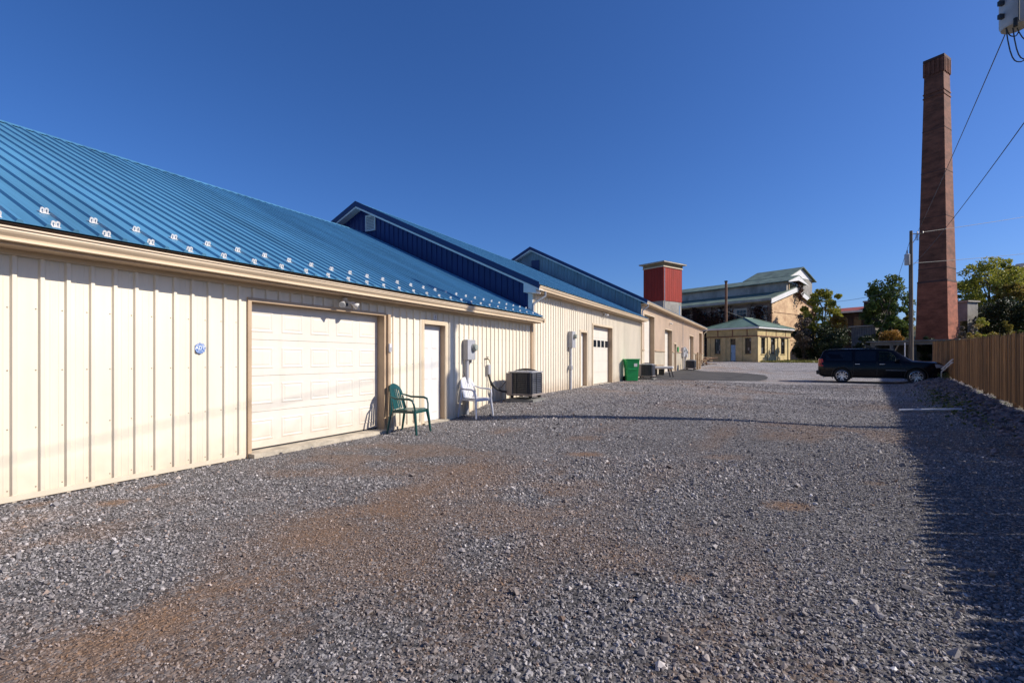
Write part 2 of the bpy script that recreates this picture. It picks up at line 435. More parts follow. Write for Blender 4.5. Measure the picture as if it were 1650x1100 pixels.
# ------------------------------------------------------------------ mesh builder
class MB:
    def __init__(self):
        self.v = []; self.f = []; self.m = []

    def add(self, vs_, fs, mi=0):
        o = len(self.v)
        self.v += [tuple(p) for p in vs_]
        self.f += [tuple(i + o for i in f) for f in fs]
        self.m += [mi] * len(fs)
        return self

    def box(self, x0, x1, y0, y1, z0, z1, mi=0):
        x0, x1 = min(x0, x1), max(x0, x1); y0, y1 = min(y0, y1), max(y0, y1); z0, z1 = min(z0, z1), max(z0, z1)
        return self.add([(x0, y0, z0), (x1, y0, z0), (x1, y1, z0), (x0, y1, z0), (x0, y0, z1), (x1, y0, z1), (x1, y1, z1), (x0, y1, z1)],
                        [(0, 3, 2, 1), (4, 5, 6, 7), (0, 1, 5, 4), (1, 2, 6, 5), (2, 3, 7, 6), (3, 0, 4, 7)], mi)

    def bbox(self, x0, x1, y0, y1, z0, z1, b=.01, mi=0):
        """box with chamfered edges"""
        bm = bmesh.new()
        bmesh.ops.create_cube(bm, size=1)
        for v in bm.verts:
            v.co = Vector(((x0 + x1) / 2 + v.co.x * abs(x1 - x0), (y0 + y1) / 2 + v.co.y * abs(y1 - y0), (z0 + z1) / 2 + v.co.z * abs(z1 - z0)))
        bmesh.ops.bevel(bm, geom=bm.edges[:], offset=b, segments=2, affect='EDGES', profile=.6)
        bm.verts.index_update()
        self.add([v.co[:] for v in bm.verts], [[v.index for v in f.verts] for f in bm.faces], mi)
        bm.free()
        return self

    def tube(self, pts, r, n=8, cap=True, mi=0):
        """r: one radius or one per point"""
        pts = [Vector(p) for p in pts]
        rs = r if isinstance(r, (list, tuple)) else [r] * len(pts)
        base = len(self.v)
        up = None
        for i, p in enumerate(pts):
            if i == 0: t = pts[1] - p
            elif i == len(pts) - 1: t = p - pts[i - 1]
            else: t = (pts[i + 1] - p).normalized() + (p - pts[i - 1]).normalized()
            t = t.normalized() if t.length > 1e-9 else Vector((0, 0, 1))
            if up is None:
                up = Vector((0, 0, 1)) if abs(t.z) < .9 else Vector((1, 0, 0))
            a = t.cross(up)
            if a.length < 1e-6: a = t.cross(Vector((0, 1, 0)))
            a.normalize(); bb = a.cross(t).normalized()
            up = bb
            for k in range(n):
                an = 2 * math.pi * k / n
                self.v.append(tuple(p + a * (math.cos(an) * rs[i]) + bb * (math.sin(an) * rs[i])))
        for i in range(len(pts) - 1):
            for k in range(n):
                a0 = base + i * n + k; a1 = base + i * n + (k + 1) % n
                self.f.append((a0, a0 + n, a1 + n, a1)); self.m.append(mi)
        if cap:
            self.f.append(tuple(base + k for k in range(n))); self.m.append(mi)
            e = base + (len(pts) - 1) * n
            self.f.append(tuple(e + k for k in reversed(range(n)))); self.m.append(mi)
        return self

    def lathe(self, prof, n=24, origin=(0, 0, 0), axis='Z', mi=0):
        base = len(self.v)
        ox, oy, oz = origin
        for (r, h) in prof:
            for k in range(n):
                a = 2 * math.pi * k / n
                c, s = math.cos(a) * r, math.sin(a) * r
                p = (c, s, h) if axis == 'Z' else ((c, h, s) if axis == 'Y' else (h, c, s))
                self.v.append((p[0] + ox, p[1] + oy, p[2] + oz))
        for i in range(len(prof) - 1):
            for k in range(n):
                a0 = base + i * n + k; a1 = base + i * n + (k + 1) % n
                self.f.append((a0, a1, a1 + n, a0 + n)); self.m.append(mi)
        return self

    def prism(self, poly, axis, a, b, mi=0):
        """poly: 2-D outline, extruded along axis from a to b. axis Y: (x,z); X: (y,z); Z: (x,y)"""
        n = len(poly)
        def P(p, t):
            return (p[0], t, p[1]) if axis == 'Y' else ((t, p[0], p[1]) if axis == 'X' else (p[0], p[1], t))
        v = [P(p, a) for p in poly] + [P(p, b) for p in poly]
        f = [tuple(range(n)), tuple(range(2 * n - 1, n - 1, -1))]
        f += [(i, i + n, (i + 1) % n + n, (i + 1) % n) for i in range(n)]
        return self.add(v, f, mi)

    def sweep(self, prof, path_fn):
        pass

    def xform(self, mtx, start=0):
        for i in range(start, len(self.v)):
            self.v[i] = tuple(mtx @ Vector(self.v[i]))
        return self

    def build(self, name, m, parent=None, smooth=False, world=True, recalc=True, loc=None):
        me = bpy.data.meshes.new(name)
        off = Vector((0, 0, 0))
        if world and parent is not None:
            p = parent
            while p is not None:
                off += p.location; p = p.parent
        vv = [(a - off.x, b - off.y, c - off.z) for a, b, c in self.v] if off.length else self.v
        me.from_pydata(vv, [], self.f)
        ms = m if isinstance(m, (list, tuple)) else [m]
        for q in ms: me.materials.append(q)
        if len(ms) > 1: me.polygons.foreach_set("material_index", self.m)
        if recalc:
            bm = bmesh.new(); bm.from_mesh(me)
            bmesh.ops.recalc_face_normals(bm, faces=bm.faces[:])
            bm.to_mesh(me); bm.free()
        if smooth:
            me.shade_smooth() if hasattr(me, 'shade_smooth') else None
            if smooth is not True:
                try: me.set_sharp_from_angle(angle=R(smooth))
                except Exception: pass
        me.update()
        return link(name, me, parent, loc)


def link(name, me, parent=None, loc=None):
    o = bpy.data.objects.new(name, me)
    col.objects.link(o)
    if parent is not None: o.parent = parent
    if loc is not None: o.location = loc
    return o


def tag(o, label=None, cat=None, group=None, kind=None):
    if label: o["label"] = label
    if cat: o["category"] = cat
    if group: o["group"] = group
    if kind: o["kind"] = kind
    return o


def empty(name, loc, rz=0., label=None, cat=None, group=None):
    o = bpy.data.objects.new(name, None)
    o.empty_display_size = .3
    o.location = loc; o.rotation_euler = (0, 0, rz)
    col.objects.link(o)
    return tag(o, label, cat, group)


def dup(o, parent=None):
    c = o.copy(); col.objects.link(c)
    if parent is not None: c.parent = parent
    for ch in list(o.children): dup(ch, c)
    return c


def copy_thing(o, loc, rz, label):
    c = dup(o); c.location = loc; c.rotation_euler = (0, 0, rz); c["label"] = label
    return c


def np_mesh(name, verts, quads, mats, parent=None):
    me = bpy.data.meshes.new(name)
    nv, nf = len(verts), len(quads)
    k = quads.shape[1]
    me.vertices.add(nv); me.vertices.foreach_set("co", np.ascontiguousarray(verts, np.float32).ravel())
    me.loops.add(nf * k); me.loops.foreach_set("vertex_index", np.ascontiguousarray(quads, np.int32).ravel())
    me.polygons.add(nf); me.polygons.foreach_set("loop_start", np.arange(nf, dtype=np.int32) * k)
    me.update(calc_edges=True)
    for m in mats: me.materials.append(m)
    return link(name, me, parent)


# ------------------------------------------------------------------ the ground
def graded(parts):
    out = []
    for a, b, s in parts: out += list(np.arange(a, b - 1e-6, s))
    return np.array(out)


DIRT = [  # x, y, rx, ry, angle, strength : bare brown patches
]


def gp(px, py, z=0.):
    d = 800 * (CAM_H - z) / (py - 577)
    p = at(px, py, d)
    return p.x, p.y


NG = np.random.default_rng(4).uniform(-1, 1, (256, 256))


def fbm(X, Y, f, octs=4):
    out = 0; amp = 1; tot = 0
    for o in range(octs):
        x = X * f + 37.3 * o; y = Y * f + 11.7 * o
        i = np.floor(x).astype(int); j = np.floor(y).astype(int)
        u = x - i; w = y - j
        u = u * u * (3 - 2 * u); w = w * w * (3 - 2 * w)
        q = lambda a, b: NG[a % 256, b % 256]
        out = out + amp * ((q(i, j) * (1 - u) + q(i + 1, j) * u) * (1 - w) + (q(i, j + 1) * (1 - u) + q(i + 1, j + 1) * u) * w)
        tot += amp; amp *= .55; f *= 2.1
    return out / tot


def dirt_value(X, Y):
    v = np.zeros_like(X)
    n = fbm(X, Y, 2.2, 4) * 1.6
    v = .40 * sst(.0, .5, fbm(X + 5, Y, .35, 4) * 1.3) * sst(-.2, .5, fbm(X, Y + 9, 1.7, 3) + .25)
    for (x, y, rx, ry, ang, st) in DIRT:
        dx, dy = X - x, Y - y
        c, s = math.cos(ang), math.sin(ang)
        a = (dx * c + dy * s) / rx; b = (-dx * s + dy * c) / ry
        r = np.sqrt(a * a + b * b) + .55 * n
        v = np.maximum(v, st * .80 * (1 - sst(.15, 1.4, r)))
    for tx, sl, wd in ((-2.9, .02, .30), (-1.3, .02, .30), (1.2, .10, .28), (2.7, .10, .28)):      # wheel tracks
        d = np.abs(X - tx - sl * Y - .25 * np.sin(Y * .22 + tx)) / wd
        v = np.maximum(v, (.16 + .45 * fbm(X + 3, Y * .5, .8, 3)) * (1 - sst(.3, 1.5, d + .5 * n)) * (1 - sst(18, 26, Y)))
    v = np.maximum(v, .95 * sst(.05, .3, X - fence_x(Y)))
    return np.clip(v, 0, 1)


def patch(px0, py0, px1, py1, half, st):
    a = Vector(gp(px0, py0)); b = Vector(gp(px1, py1))
    d = b - a
    DIRT.append((*(a + b) / 2, max(d.length / 2, half), half, math.atan2(d.y, d.x), st))


patch(395, 925, 640, 800, .55, .85)
patch(330, 960, 760, 800, .95, .55)
patch(80, 1090, 520, 1010, .60, .55)
patch(560, 1000, 760, 930, .40, .40)
patch(60, 1095, 330, 960, .34, .95)
patch(260, 1000, 480, 900, .30, .8)
patch(560, 830, 790, 750, .33, .75)
patch(690, 770, 800, 742, .35, .7)
patch(1235, 812, 1305, 812, .17, 1.0)
patch(900, 735, 970, 731, .22, .9)
patch(910, 706, 975, 704, .25, .55)
patch(780, 697, 850, 690, .3, .55)
patch(1090, 940, 1130, 938, .07, .9)
patch(160, 812, 210, 805, .10, .9)
patch(20, 822, 90, 806, .10, .8)
patch(220, 790, 280, 775, .09, .6)
patch(650, 722, 720, 712, .2, .4)
patch(1130, 735, 1200, 730, .25, .45)
patch(1400, 655, 1480, 652, .5, .6)
patch(900, 870, 1100, 930, .5, .42)
patch(820, 900, 960, 880, .45, .38)
patch(1380, 780, 1440, 778, .13, .7)
patch(860, 640, 960, 630, .8, .25)
patch(1040, 665, 1200, 660, .6, .35)

xs = graded([(-400, -60, 40), (-60, -12, 6), (-12, -7, 1), (-7, 7, .13), (7, 14, .5), (14, 60, 3), (60, 401, 30)])
ys = graded([(-60, -6, 6), (-6, 0, .6), (0, 19, .13), (19, 46, .45), (46, 90, 2.), (90, 180, 6), (180, 801, 60)])
GX, GY = np.meshgrid(xs, ys)
GZ = gz(GX, GY)
nx, ny = len(xs), len(ys)
gv = np.stack([GX.ravel(), GY.ravel(), GZ.ravel()], 1)
ii = (np.arange(ny - 1)[:, None] * nx + np.arange(nx - 1)[None, :]).ravel()
ground = np_mesh('ground', gv, np.stack([ii, ii + 1, ii + 1 + nx, ii + nx], 1), [ground_material()])
ground.data.shade_smooth()
da = ground.data.attributes.new("dirt", 'FLOAT', 'POINT')
da.data.foreach_set("value", dirt_value(GX, GY).ravel().astype(np.float32))
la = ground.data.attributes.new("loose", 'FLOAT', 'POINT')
la.data.foreach_set("value", (1 - sst(5.0, 20.0, -GX * SN + GY * CS)).ravel().astype(np.float32))  # near ground where shade between stones is put into the colour
wa = ground.data.attributes.new("wild", 'FLOAT', 'POINT')
dfe = GX - fence_x(GY)
wild = np.maximum(sst(1.6, 3.2, dfe), sst(66, 68, GY + GX * .42))
wild = np.maximum(wild, sst(-24, -28, GX))
wild = np.maximum(wild, .55 * sst(-1.7, -1.0, dfe) * sst(13, 17, GY) * (1 - sst(24, 30, GY)))
wa.data.foreach_set("value", np.clip(wild, 0, 1).ravel().astype(np.float32))
tag(ground, kind='structure')

# asphalt apron beside the far building
def ground_sheet(name, poly, m, lift, step):
    P2 = [Vector(p) for p in poly]
    bm = bmesh.new()
    vs_ = [bm.verts.new((p.x, p.y, 0)) for p in P2]
    bm.faces.new(vs_)
    x0, x1 = min(p.x for p in P2), max(p.x for p in P2); y0, y1 = min(p.y for p in P2), max(p.y for p in P2)
    x = x0 + step
    while x < x1:
        bmesh.ops.bisect_plane(bm, geom=bm.verts[:] + bm.edges[:] + bm.faces[:], plane_co=(x, 0, 0), plane_no=(1, 0, 0)); x += step
    y = y0 + step
    while y < y1:
        bmesh.ops.bisect_plane(bm, geom=bm.verts[:] + bm.edges[:] + bm.faces[:], plane_co=(0, y, 0), plane_no=(0, 1, 0)); y += step
    for v in bm.verts: v.co.z = g(v.co.x, v.co.y) + lift
    bmesh.ops.recalc_face_normals(bm, faces=bm.faces[:])
    me = bpy.data.meshes.new(name); bm.to_mesh(me); bm.free()
    me.materials.append(m); me.shade_smooth()
    return tag(link(name, me), kind='structure')


def gpz(px, py):
    z = .3
    for _ in range(12):
        p = gp(px, py, z); z = .5 * z + .5 * g(*p)
    return p


apr = [(-6.5, 26.2)] + [gpz(*q) for q in ((1062, 611.5), (1110, 612.5), (1170, 613.5), (1222, 614), (1235, 611.5), (1238, 608), (1232, 604.5), (1205, 601.5), (1170, 599.5), (1140, 598.6))] + [(-6.5, 43.0)]
ground_sheet('asphalt_apron', apr, M['asphalt'], .016, .5)


# ------------------------------------------------------------------ ribbed metal buildings
RIB = .2126
RIB0 = 2.05
WX = -6.63


def rib_profile(a, b, phase=RIB0, h=.026):
    """offsets (s, height) along a wall from a to b, with a rib every RIB"""
    pts = [(a, 0.)]
    k = math.ceil((a - phase) / RIB - .2)
    while phase + k * RIB < b + .03:
        c = phase + k * RIB
        for ds, hh in ((-.030, 0), (-.016, h), (.016, h), (.030, 0)):
            s = c + ds
            if a + 1e-4 < s < b - 1e-4: pts.append((s, hh))
        # two fine stiffening beads between the ribs
        for q in (.33, .66):
            s0 = c + RIB * q
            for ds, hh in ((-.007, 0), (0, .0022), (.007, 0)):
                if a + 1e-4 < s0 + ds < b - 1e-4: pts.append((s0 + ds, hh))
        k += 1
    pts.append((b, 0.))
    pts.sort()
    return pts


def wall_piece(parent, a, b, z0, z1, m, X=WX, name='wall_panel'):
    mb = MB()
    pr = rib_profile(a, b)
    n = len(pr)
    mb.add([(X + h, s, z0) for s, h in pr] + [(X + h, s, z1) for s, h in pr], [(i, i + 1, i + 1 + n, i + n) for i in range(n - 1)])
    return mb.build(name, m, parent, recalc=False)


def ribbed_wall(parent, y0, y1, z0, z1, openings, m, X=WX, zsplit=None, m2=None):
    """sheets three ribs wide, cut round the openings"""
    cuts = [y0]
    k = math.ceil((y0 - RIB0) / (3 * RIB))
    while RIB0 + k * 3 * RIB + .06 < y1:
        if RIB0 + k * 3 * RIB + .06 > y0 + .05: cuts.append(RIB0 + k * 3 * RIB + .06)
        k += 1
    cuts.append(y1)
    for a, b in zip(cuts[:-1], cuts[1:]):
        edges = [a] + sorted(e for o in openings for e in (o[0], o[1]) if a + 1e-3 < e < b - 1e-3) + [b]
        for c, d in zip(edges[:-1], edges[1:]):
            if d - c < .004: continue
            mid = (c + d) / 2
            spans = [(z0, z1)]
            for (oa, ob, oz0, oz1) in openings:
                if oa < mid < ob:
                    spans = [s for q in spans for s in ((q[0], min(q[1], oz0)), (max(q[0], oz1), q[1])) if s[1] - s[0] > .01]
            if zsplit:
                for s0, s1 in spans:
                    if s0 < zsplit < s1:
                        wall_piece(parent, c, d, s0, zsplit, m2, X); wall_piece(parent, c, d, zsplit, s1, m, X)
                    else:
                        wall_piece(parent, c, d, s0, s1, m2 if s1 <= zsplit else m, X)
            else:
                for s0, s1 in spans: wall_piece(parent, c, d, s0, s1, m, X)


def gable_wall(parent, Y, xr, zr, ze, xe, z0, m, sgn=-1):
    """ribbed gable: from xe to its mirror about xr; sheets three ribs wide"""
    xl = 2 * xr - xe
    step = 3 * RIB
    x = xe
    sl = (zr - ze) / (xe - xr)
    top = lambda q: zr - abs(q - xr) * sl
    while x > xl + 1e-3:
        a = max(xl, x - step)
        pr = rib_profile(a, x)
        if a < xr < x: pr = sorted(pr + [(xr, 0.)])
        n = len(pr)
        mb = MB()
        mb.add([(s, Y + sgn * h, z0) for s, h in pr] + [(s, Y + sgn * h, max(z0 + .01, top(s))) for s, h in pr], [(i, i + 1, i + 1 + n, i + n) for i in range(n - 1)])
        mb.build('gable_panel', m, parent, recalc=False)
        x = a


def roof_slope(parent, ya, yb, xe, ze, xr, zr, m, lift=.0):
    k = math.floor((ya - RIB0) / (3 * RIB))
    cuts = [ya]
    while RIB0 + k * 3 * RIB + .05 < yb:
        c = RIB0 + k * 3 * RIB + .05
        if c > ya + .08: cuts.append(c)
        k += 1
    cuts.append(yb)
    d = Vector((xr - xe, 0, zr - ze)).normalized()
    nrm = Vector((-d.z, 0, d.x))
    if nrm.z < 0: nrm = -nrm
    for a, b in zip(cuts[:-1], cuts[1:]):
        pr = rib_profile(a, b, phase=RIB0 + .133, h=.028)
        n = len(pr)
        mb = MB()
        lo = [Vector((xe, s, ze)) + nrm * h for s, h in pr]
        hi = [Vector((xr, s, zr)) + nrm * h for s, h in pr]
        und = [Vector((xe, s, ze)) - nrm * .004 for s, h in pr]
        mb.add(lo + hi + und, [(i, i + 1, i + 1 + n, i + n) for i in range(n - 1)] + [(i, i + 2 * n, i + 1 + 2 * n, i + 1) for i in range(n - 1)])
        mb.build('roof_panel', m, parent, recalc=False)
    return d, nrm


def gutter_run(parent, ya, yb, ztop, xf, m):
    """gutter hung on the fascia at x = xf; ztop its upper lip"""
    pr = [(0, 0), (0, -.125), (.076, -.125), (.076, -.112), (.066, -.106), (.070, -.088), (.096, -.060), (.108, -.040), (.107, -.021), (.123, -.015), (.123, 0), (.100, 0), (.096, -.03), (.086, -.050), (.010, -.050), (.008, 0)]
    MB().prism([(xf + .002 + a, ztop + b) for a, b in pr], 'Y', ya, yb).build('gutter', m, parent)


def eave(parent, ya, yb, dz, wall_top, m_g=None):
    """gutter, fascia, soffit and frieze at height offset dz"""
    xf = -6.325
    gutter_run(parent, ya, yb, 2.635 + dz, xf, M['gutter'])
    MB().box(xf - .02, xf, ya, yb, 2.485 + dz, 2.640 + dz).build('fascia_board', M['soffit'], parent)
    MB().prism([(xf - .02, 2.642 + dz), (xf + .05, 2.642 + dz), (xf + .082, 2.668 + dz), (xf - .02, 2.712 + dz)], 'Y', ya, yb).build('eave_shade_strip', M['eave_shade'], parent)  # dark strip added so the gap above the gutter reads as shade
    MB().box(WX + .0, xf - .02, ya, yb, 2.488 + dz, 2.50 + dz).build('soffit', M['soffit'], parent)
    MB().box(WX + .021, WX + .04, ya + .02, yb - .02, 2.43 + dz, 2.487 + dz).build('frieze_board', M['cream_trim'], parent)


def opening_trim(parent, y0, y1, z0, z1, rec, w=.09, m=None, sill=True, head=True, mj=None):
    m = m or M['cream_trim']; mj = mj or M['tan_trim']
    x1 = WX + .03
    MB().box(WX - .002, x1, y0 - w, y0, z0, z1 + w).build('casing', m, parent)
    MB().box(WX - .002, x1, y1, y1 + w, z0, z1 + w).build('casing', m, parent)
    MB().box(WX - .001, x1 + .002, y0, y1, z1, z1 + w).build('casing', m, parent)
    MB().box(WX - rec, WX - .003, y1 - .002, y1 + .03, z0, z1).build('jamb', mj, parent)
    MB().box(WX - rec, WX - .003, y0 - .03, y0 + .002, z0, z1).build('jamb', mj, parent)
    MB().box(WX - rec, WX - .003, y0 - .03, y1 + .03, z1, z1 + .03).build('door_header', mj, parent)


def garage_door(parent, y0, y1, z0, z1, rec, rows, cols, m, windows=None, emboss=True):
    X = WX - rec
    H = (z1 - z0) / rows
    mb = MB()
    for r in range(rows):
        mb.box(X - .045, X, y0, y1, z0 + r * H + .003, z0 + (r + 1) * H - .003)
    mb.box(X - .05, X - .012, y0, y1, z0, z1)
    door = mb.build('garage_door', m, parent)
    Wd = (y1 - y0) / cols
    for r in range(rows):
        for c in range(cols):
            a, b = y0 + c * Wd + Wd * .13, y0 + (c + 1) * Wd - Wd * .13
            p, q = z0 + r * H + H * .20, z0 + (r + 1) * H - H * .20
            if windows is not None and r == windows:
                MB().box(X - .001, X + .008, a - .03, b + .03, p - .03, q + .03).build('window_frame', m, door)
                f = MB().box(X + .002, X + .0115, a, b, p, q).build('pane', M['pane'], door)
            elif emboss:
                # outer bead, groove, raised field
                o = MB()
                s = .022
                for (t0, t1, h0, h1) in ((0, s, .0, .007), (s, 2 * s, .007, .0005), (2 * s, 3.2 * s, .0005, .005)):
                    ring0 = [(X + h0, a + t0, p + t0), (X + h0, b - t0, p + t0), (X + h0, b - t0, q - t0), (X + h0, a + t0, q - t0)]
                    ring1 = [(X + h1, a + t1, p + t1), (X + h1, b - t1, p + t1), (X + h1, b - t1, q - t1), (X + h1, a + t1, q - t1)]
                    o.add([(x + .0006, y, z) for x, y, z in ring0 + ring1], [(i, (i + 1) % 4, (i + 1) % 4 + 4, i + 4) for i in range(4)])
                t = 3.2 * s
                o.add([(X + .0056, a + t, p + t), (X + .0056, b - t, p + t), (X + .0056, b - t, q - t), (X + .0056, a + t, q - t)], [(0, 1, 2, 3)])
                o.build('door_panel', m, door, recalc=False)
    MB().box(X - .05, X - .005, y0, y1, z0 - .02, z0 - .001).build('bottom_seal', M['rubber'], door)
    return door


def entry_door(parent, y0, y1, z0, z1, rec, m, panels=True):
    X = WX - rec
    d = MB().box(X - .045, X, y0 + .004, y1 - .004, z0, z1 - .004).build('entry_door', m, parent)
    W, H = y1 - y0, z1 - z0
    if panels:
        for (za, zb) in ((.07, .36), (.42, .68), (.74, .93)):
            for (ya, yb) in ((.14, .45), (.55, .86)):
                a, b, p, q = y0 + ya * W, y0 + yb * W, z0 + za * H, z0 + zb * H
                o = MB()
                for (t0, t1, h0, h1) in ((0, .02, .0005, -.006 + .008), (.02, .045, .002, .009)):
                    r0 = [(X + h0, a + t0, p + t0), (X + h0, b - t0, p + t0), (X + h0, b - t0, q - t0), (X + h0, a + t0, q - t0)]
                    r1 = [(X + h1, a + t1, p + t1), (X + h1, b - t1, p + t1), (X + h1, b - t1, q - t1), (X + h1, a + t1, q - t1)]
                    o.add(r0 + r1, [(i, (i + 1) % 4, (i + 1) % 4 + 4, i + 4) for i in range(4)])
                o.add([(X + .009, a + .045, p + .045), (X + .009, b - .045, p + .045), (X + .009, b - .045, q - .045), (X + .009, a + .045, q - .045)], [(0, 1, 2, 3)])
                o.build('door_panel', m, d, recalc=False)
    k = MB()
    k.lathe([(0, 0), (.03, 0), (.03, .008), (.012, .012), (.012, .03), (.027, .04), (.03, .055), (.018, .068), (0, .07)], 14, (X, y0 + .07, z0 + .92), 'X')
    MB().lathe([(0, 0), (.026, 0), (.026, .012), (.016, .018), (0, .018)], 14, (X, y0 + .07, z0 + 1.06), 'X').build('deadbolt', M['brass'], d, smooth=40)
    k.build('door_knob', M['brass'], d, smooth=40)
    return d


def screws(parent, y0, y1, zs, openings):
    mb = MB()
    k = math.ceil((y0 - RIB0) / RIB)
    while RIB0 + k * RIB < y1:
        y = RIB0 + k * RIB - .045
        for z in zs:
            if not any(a - .05 < y < b + .05 and c < z < d for a, b, c, d in openings):
                mb.lathe([(0, .0055), (.0045, .0055), (.0055, .003), (.008, .0015), (.008, 0)], 6, (WX, y, z), 'X')
        k += 1
    if mb.v: tag(mb.build('screw_heads', M['screw'], parent), kind='stuff')


def rake(parent, Y, xe, ze, xr, zr, trim, soff):
    """barge boards and soffit strips of an overhanging gable at Y (outer face)"""
    for sgn in (1, -1):
        ex = xe if sgn > 0 else 2 * xr - xe
        d = Vector((xr - ex, 0, zr - ze)).normalized()
        dn = Vector((0, 0, -1))
        A = Vector((ex, Y, ze)); B = Vector((xr, Y, zr))
        up = .045
        mb = MB()
        mb.prism([(A.x, A.z + up), (B.x, B.z + up), (B.x, B.z - .15), (A.x, A.z - .15)], 'Y', Y - .02, Y)
        mb.build('barge_board', trim, parent)
        mb = MB()
        mb.prism([(A.x, A.z - .151), (B.x, B.z - .151), (B.x, B.z - .215), (A.x, A.z - .215)], 'Y', Y + .002, Y + .022)
        mb.build('rake_trim', M['white_trim'], parent)
        mb = MB()
        mb.prism([(A.x, A.z - .17), (B.x, B.z - .17), (B.x, B.z - .182), (A.x, A.z - .182)], 'Y', Y + .023, Y + .34)
        mb.build('gable_soffit', soff, parent)


def downspout(parent, pts, m, w=.035):
    MB().tube(pts, w, 8).build('downspout', m, parent, smooth=40)


# ---- near building: cream walls, blue roof with snow guards
Y1a, Y1b = -5.0, 13.955
b1 = empty('metal_workshop', (WX, 4.5, 0), 0, 'long cream metal workshop with blue ribbed roof, snow guards and wide white garage door', 'building')
G1 = (4.56, 7.30, -.1, 2.235)
D1 = (8.54, 9.31, -.1, 2.16)
op1 = [G1, D1]
ribbed_wall(b1, Y1a, Y1b, -.15, 2.49, op1, M['cream'])
screws(b1, Y1a, Y1b, (.12, .72, 1.30, 1.92), op1)
XR1, ZR1 = -13.7, 6.16
XE, ZE1 = -6.235, 2.690
sd1, n1 = roof_slope(b1, Y1a - .3, 13.94, XE, ZE1, XR1, ZR1, M['blue_roof'])
roof_slope(b1, Y1a - .3, 13.94, 2 * XR1 - XE, ZE1, XR1, ZR1, M['blue_roof'])
MB().prism([(XR1 + .16, ZR1 - .055), (XR1, ZR1 + .035), (XR1 - .16, ZR1 - .055), (XR1, ZR1 + .02)], 'Y', Y1a - .3, 13.94).build('ridge_cap', M['blue_roof'], b1)
gable_wall(b1, Y1a, XR1, ZR1 - .03, ZE1 - .08, WX, -.15, M['cream'])
MB().box(2 * XR1 - WX - .02, 2 * XR1 - WX, Y1a, Y1b, -.15, 2.5).build('rear_wall', M['cream'], b1)
eave(b1, Y1a - .3, 13.95, 0, 2.49)
MB().box(-6.31, -6.2, 13.952, 14.07, 2.512, 2.634).build('gutter_end', M['gutter'], b1)
MB().box(WX + .022, WX + .035, Y1a, G1[0] - .1, .015, .07).build('base_trim', M['cream'], b1)
MB().box(WX + .022, WX + .035, G1[1] + .13, D1[0] - .11, .015, .07).build('base_trim', M['cream'], b1)
opening_trim(b1, G1[0], G1[1], 0.0, G1[3], .15, .055, M['tan_trim'])
garage_door(b1, G1[0] + .002, G1[1] - .002, .085, G1[3], .15, 4, 5, M['door_white'])
MB().box(WX - .25, WX + .16, G1[0] - .05, G1[1] + .05, -.2, .062).build('door_sill', M['concrete'], b1)
MB().bbox(WX - .01, WX + .075, G1[1] + .062, G1[1] + .135, -.1, G1[3] + .03, .006).build('door_post', M['tan_trim'], b1)
opening_trim(b1, D1[0], D1[1], 0.0, D1[3], .12, .085, M['cream_trim'])
entry_door(b1, D1[0], D1[1], .04, D1[3], .12, M['door_white2'])
MB().box(WX - .2, WX + .10, D1[0] - .06, D1[1] + .06, -.2, .032).build('threshold', M['concrete'], b1)
MB().bbox(WX - .01, WX + .05, 13.84, 13.93, -.1, 2.48, .006).build('corner_trim', M['tan_trim'], b1)

# snow guards: two staggered rows in alternate bays
gm = MB()
for i in (-1, 1):                                    # two small arches side by side
    o_, n_ = [], []
    for k in range(9):
        a = math.pi * (1.0 - k / 8)
        o_.append((i * .0205 + .0215 * math.cos(a), .042 + .024 * math.sin(a)))
        n_.append((i * .0205 + .0085 * math.cos(a), .036 + .011 * math.sin(a)))
    o_ = [(o_[0][0], .004)] + o_ + [(o_[-1][0], .004)]
    n_ = [(n_[0][0], .012)] + n_ + [(n_[-1][0], .012)]
    for k in range(len(o_) - 1):
        gm.prism([o_[k], o_[k + 1], n_[k + 1], n_[k]], 'X', -.006, .006)
    gm.prism([(.006, .006), (.042, .006), (.006, .044)], 'Y', i * .0205 - .003, i * .0205 + .003)
gm.box(-.040, .050, -.042, .042, .0005, .006)         # base pad
guard_me = None
d_up = sd1                                            # up the slope
for row, D in ((0, 6.30), (1, 6.78)):
    k = -3
    while 2.33 - .08 * (1 - row) + 2 * RIB * k < 13.85:
        if True:
            y = 2.33 - .08 * (1 - row) + 2 * RIB * k
            s = (-D - XE) / (XR1 - XE)
            p = Vector((-D, y, ZE1 + s * (ZR1 - ZE1))) + n1 * .003
            if guard_me is None:
                o = gm.build('snow_guard', M['guard'], b1, world=False)
                guard_me = o.data
            else:
                o = link('snow_guard', guard_me, b1)
            # local +x = up the slope, y along the eave, z = roof normal
            mt = Matrix((( d_up.x, 0, n1.x), (0, 1, 0), (d_up.z, 0, n1.z))).to_4x4()
            o.matrix_basis = Matrix.Translation(p - b1.location) @ mt @ Matrix.Rotation(random.uniform(-.10, .10), 4, 'Z') @ Matrix.Scale(.88, 4)
        k += 1

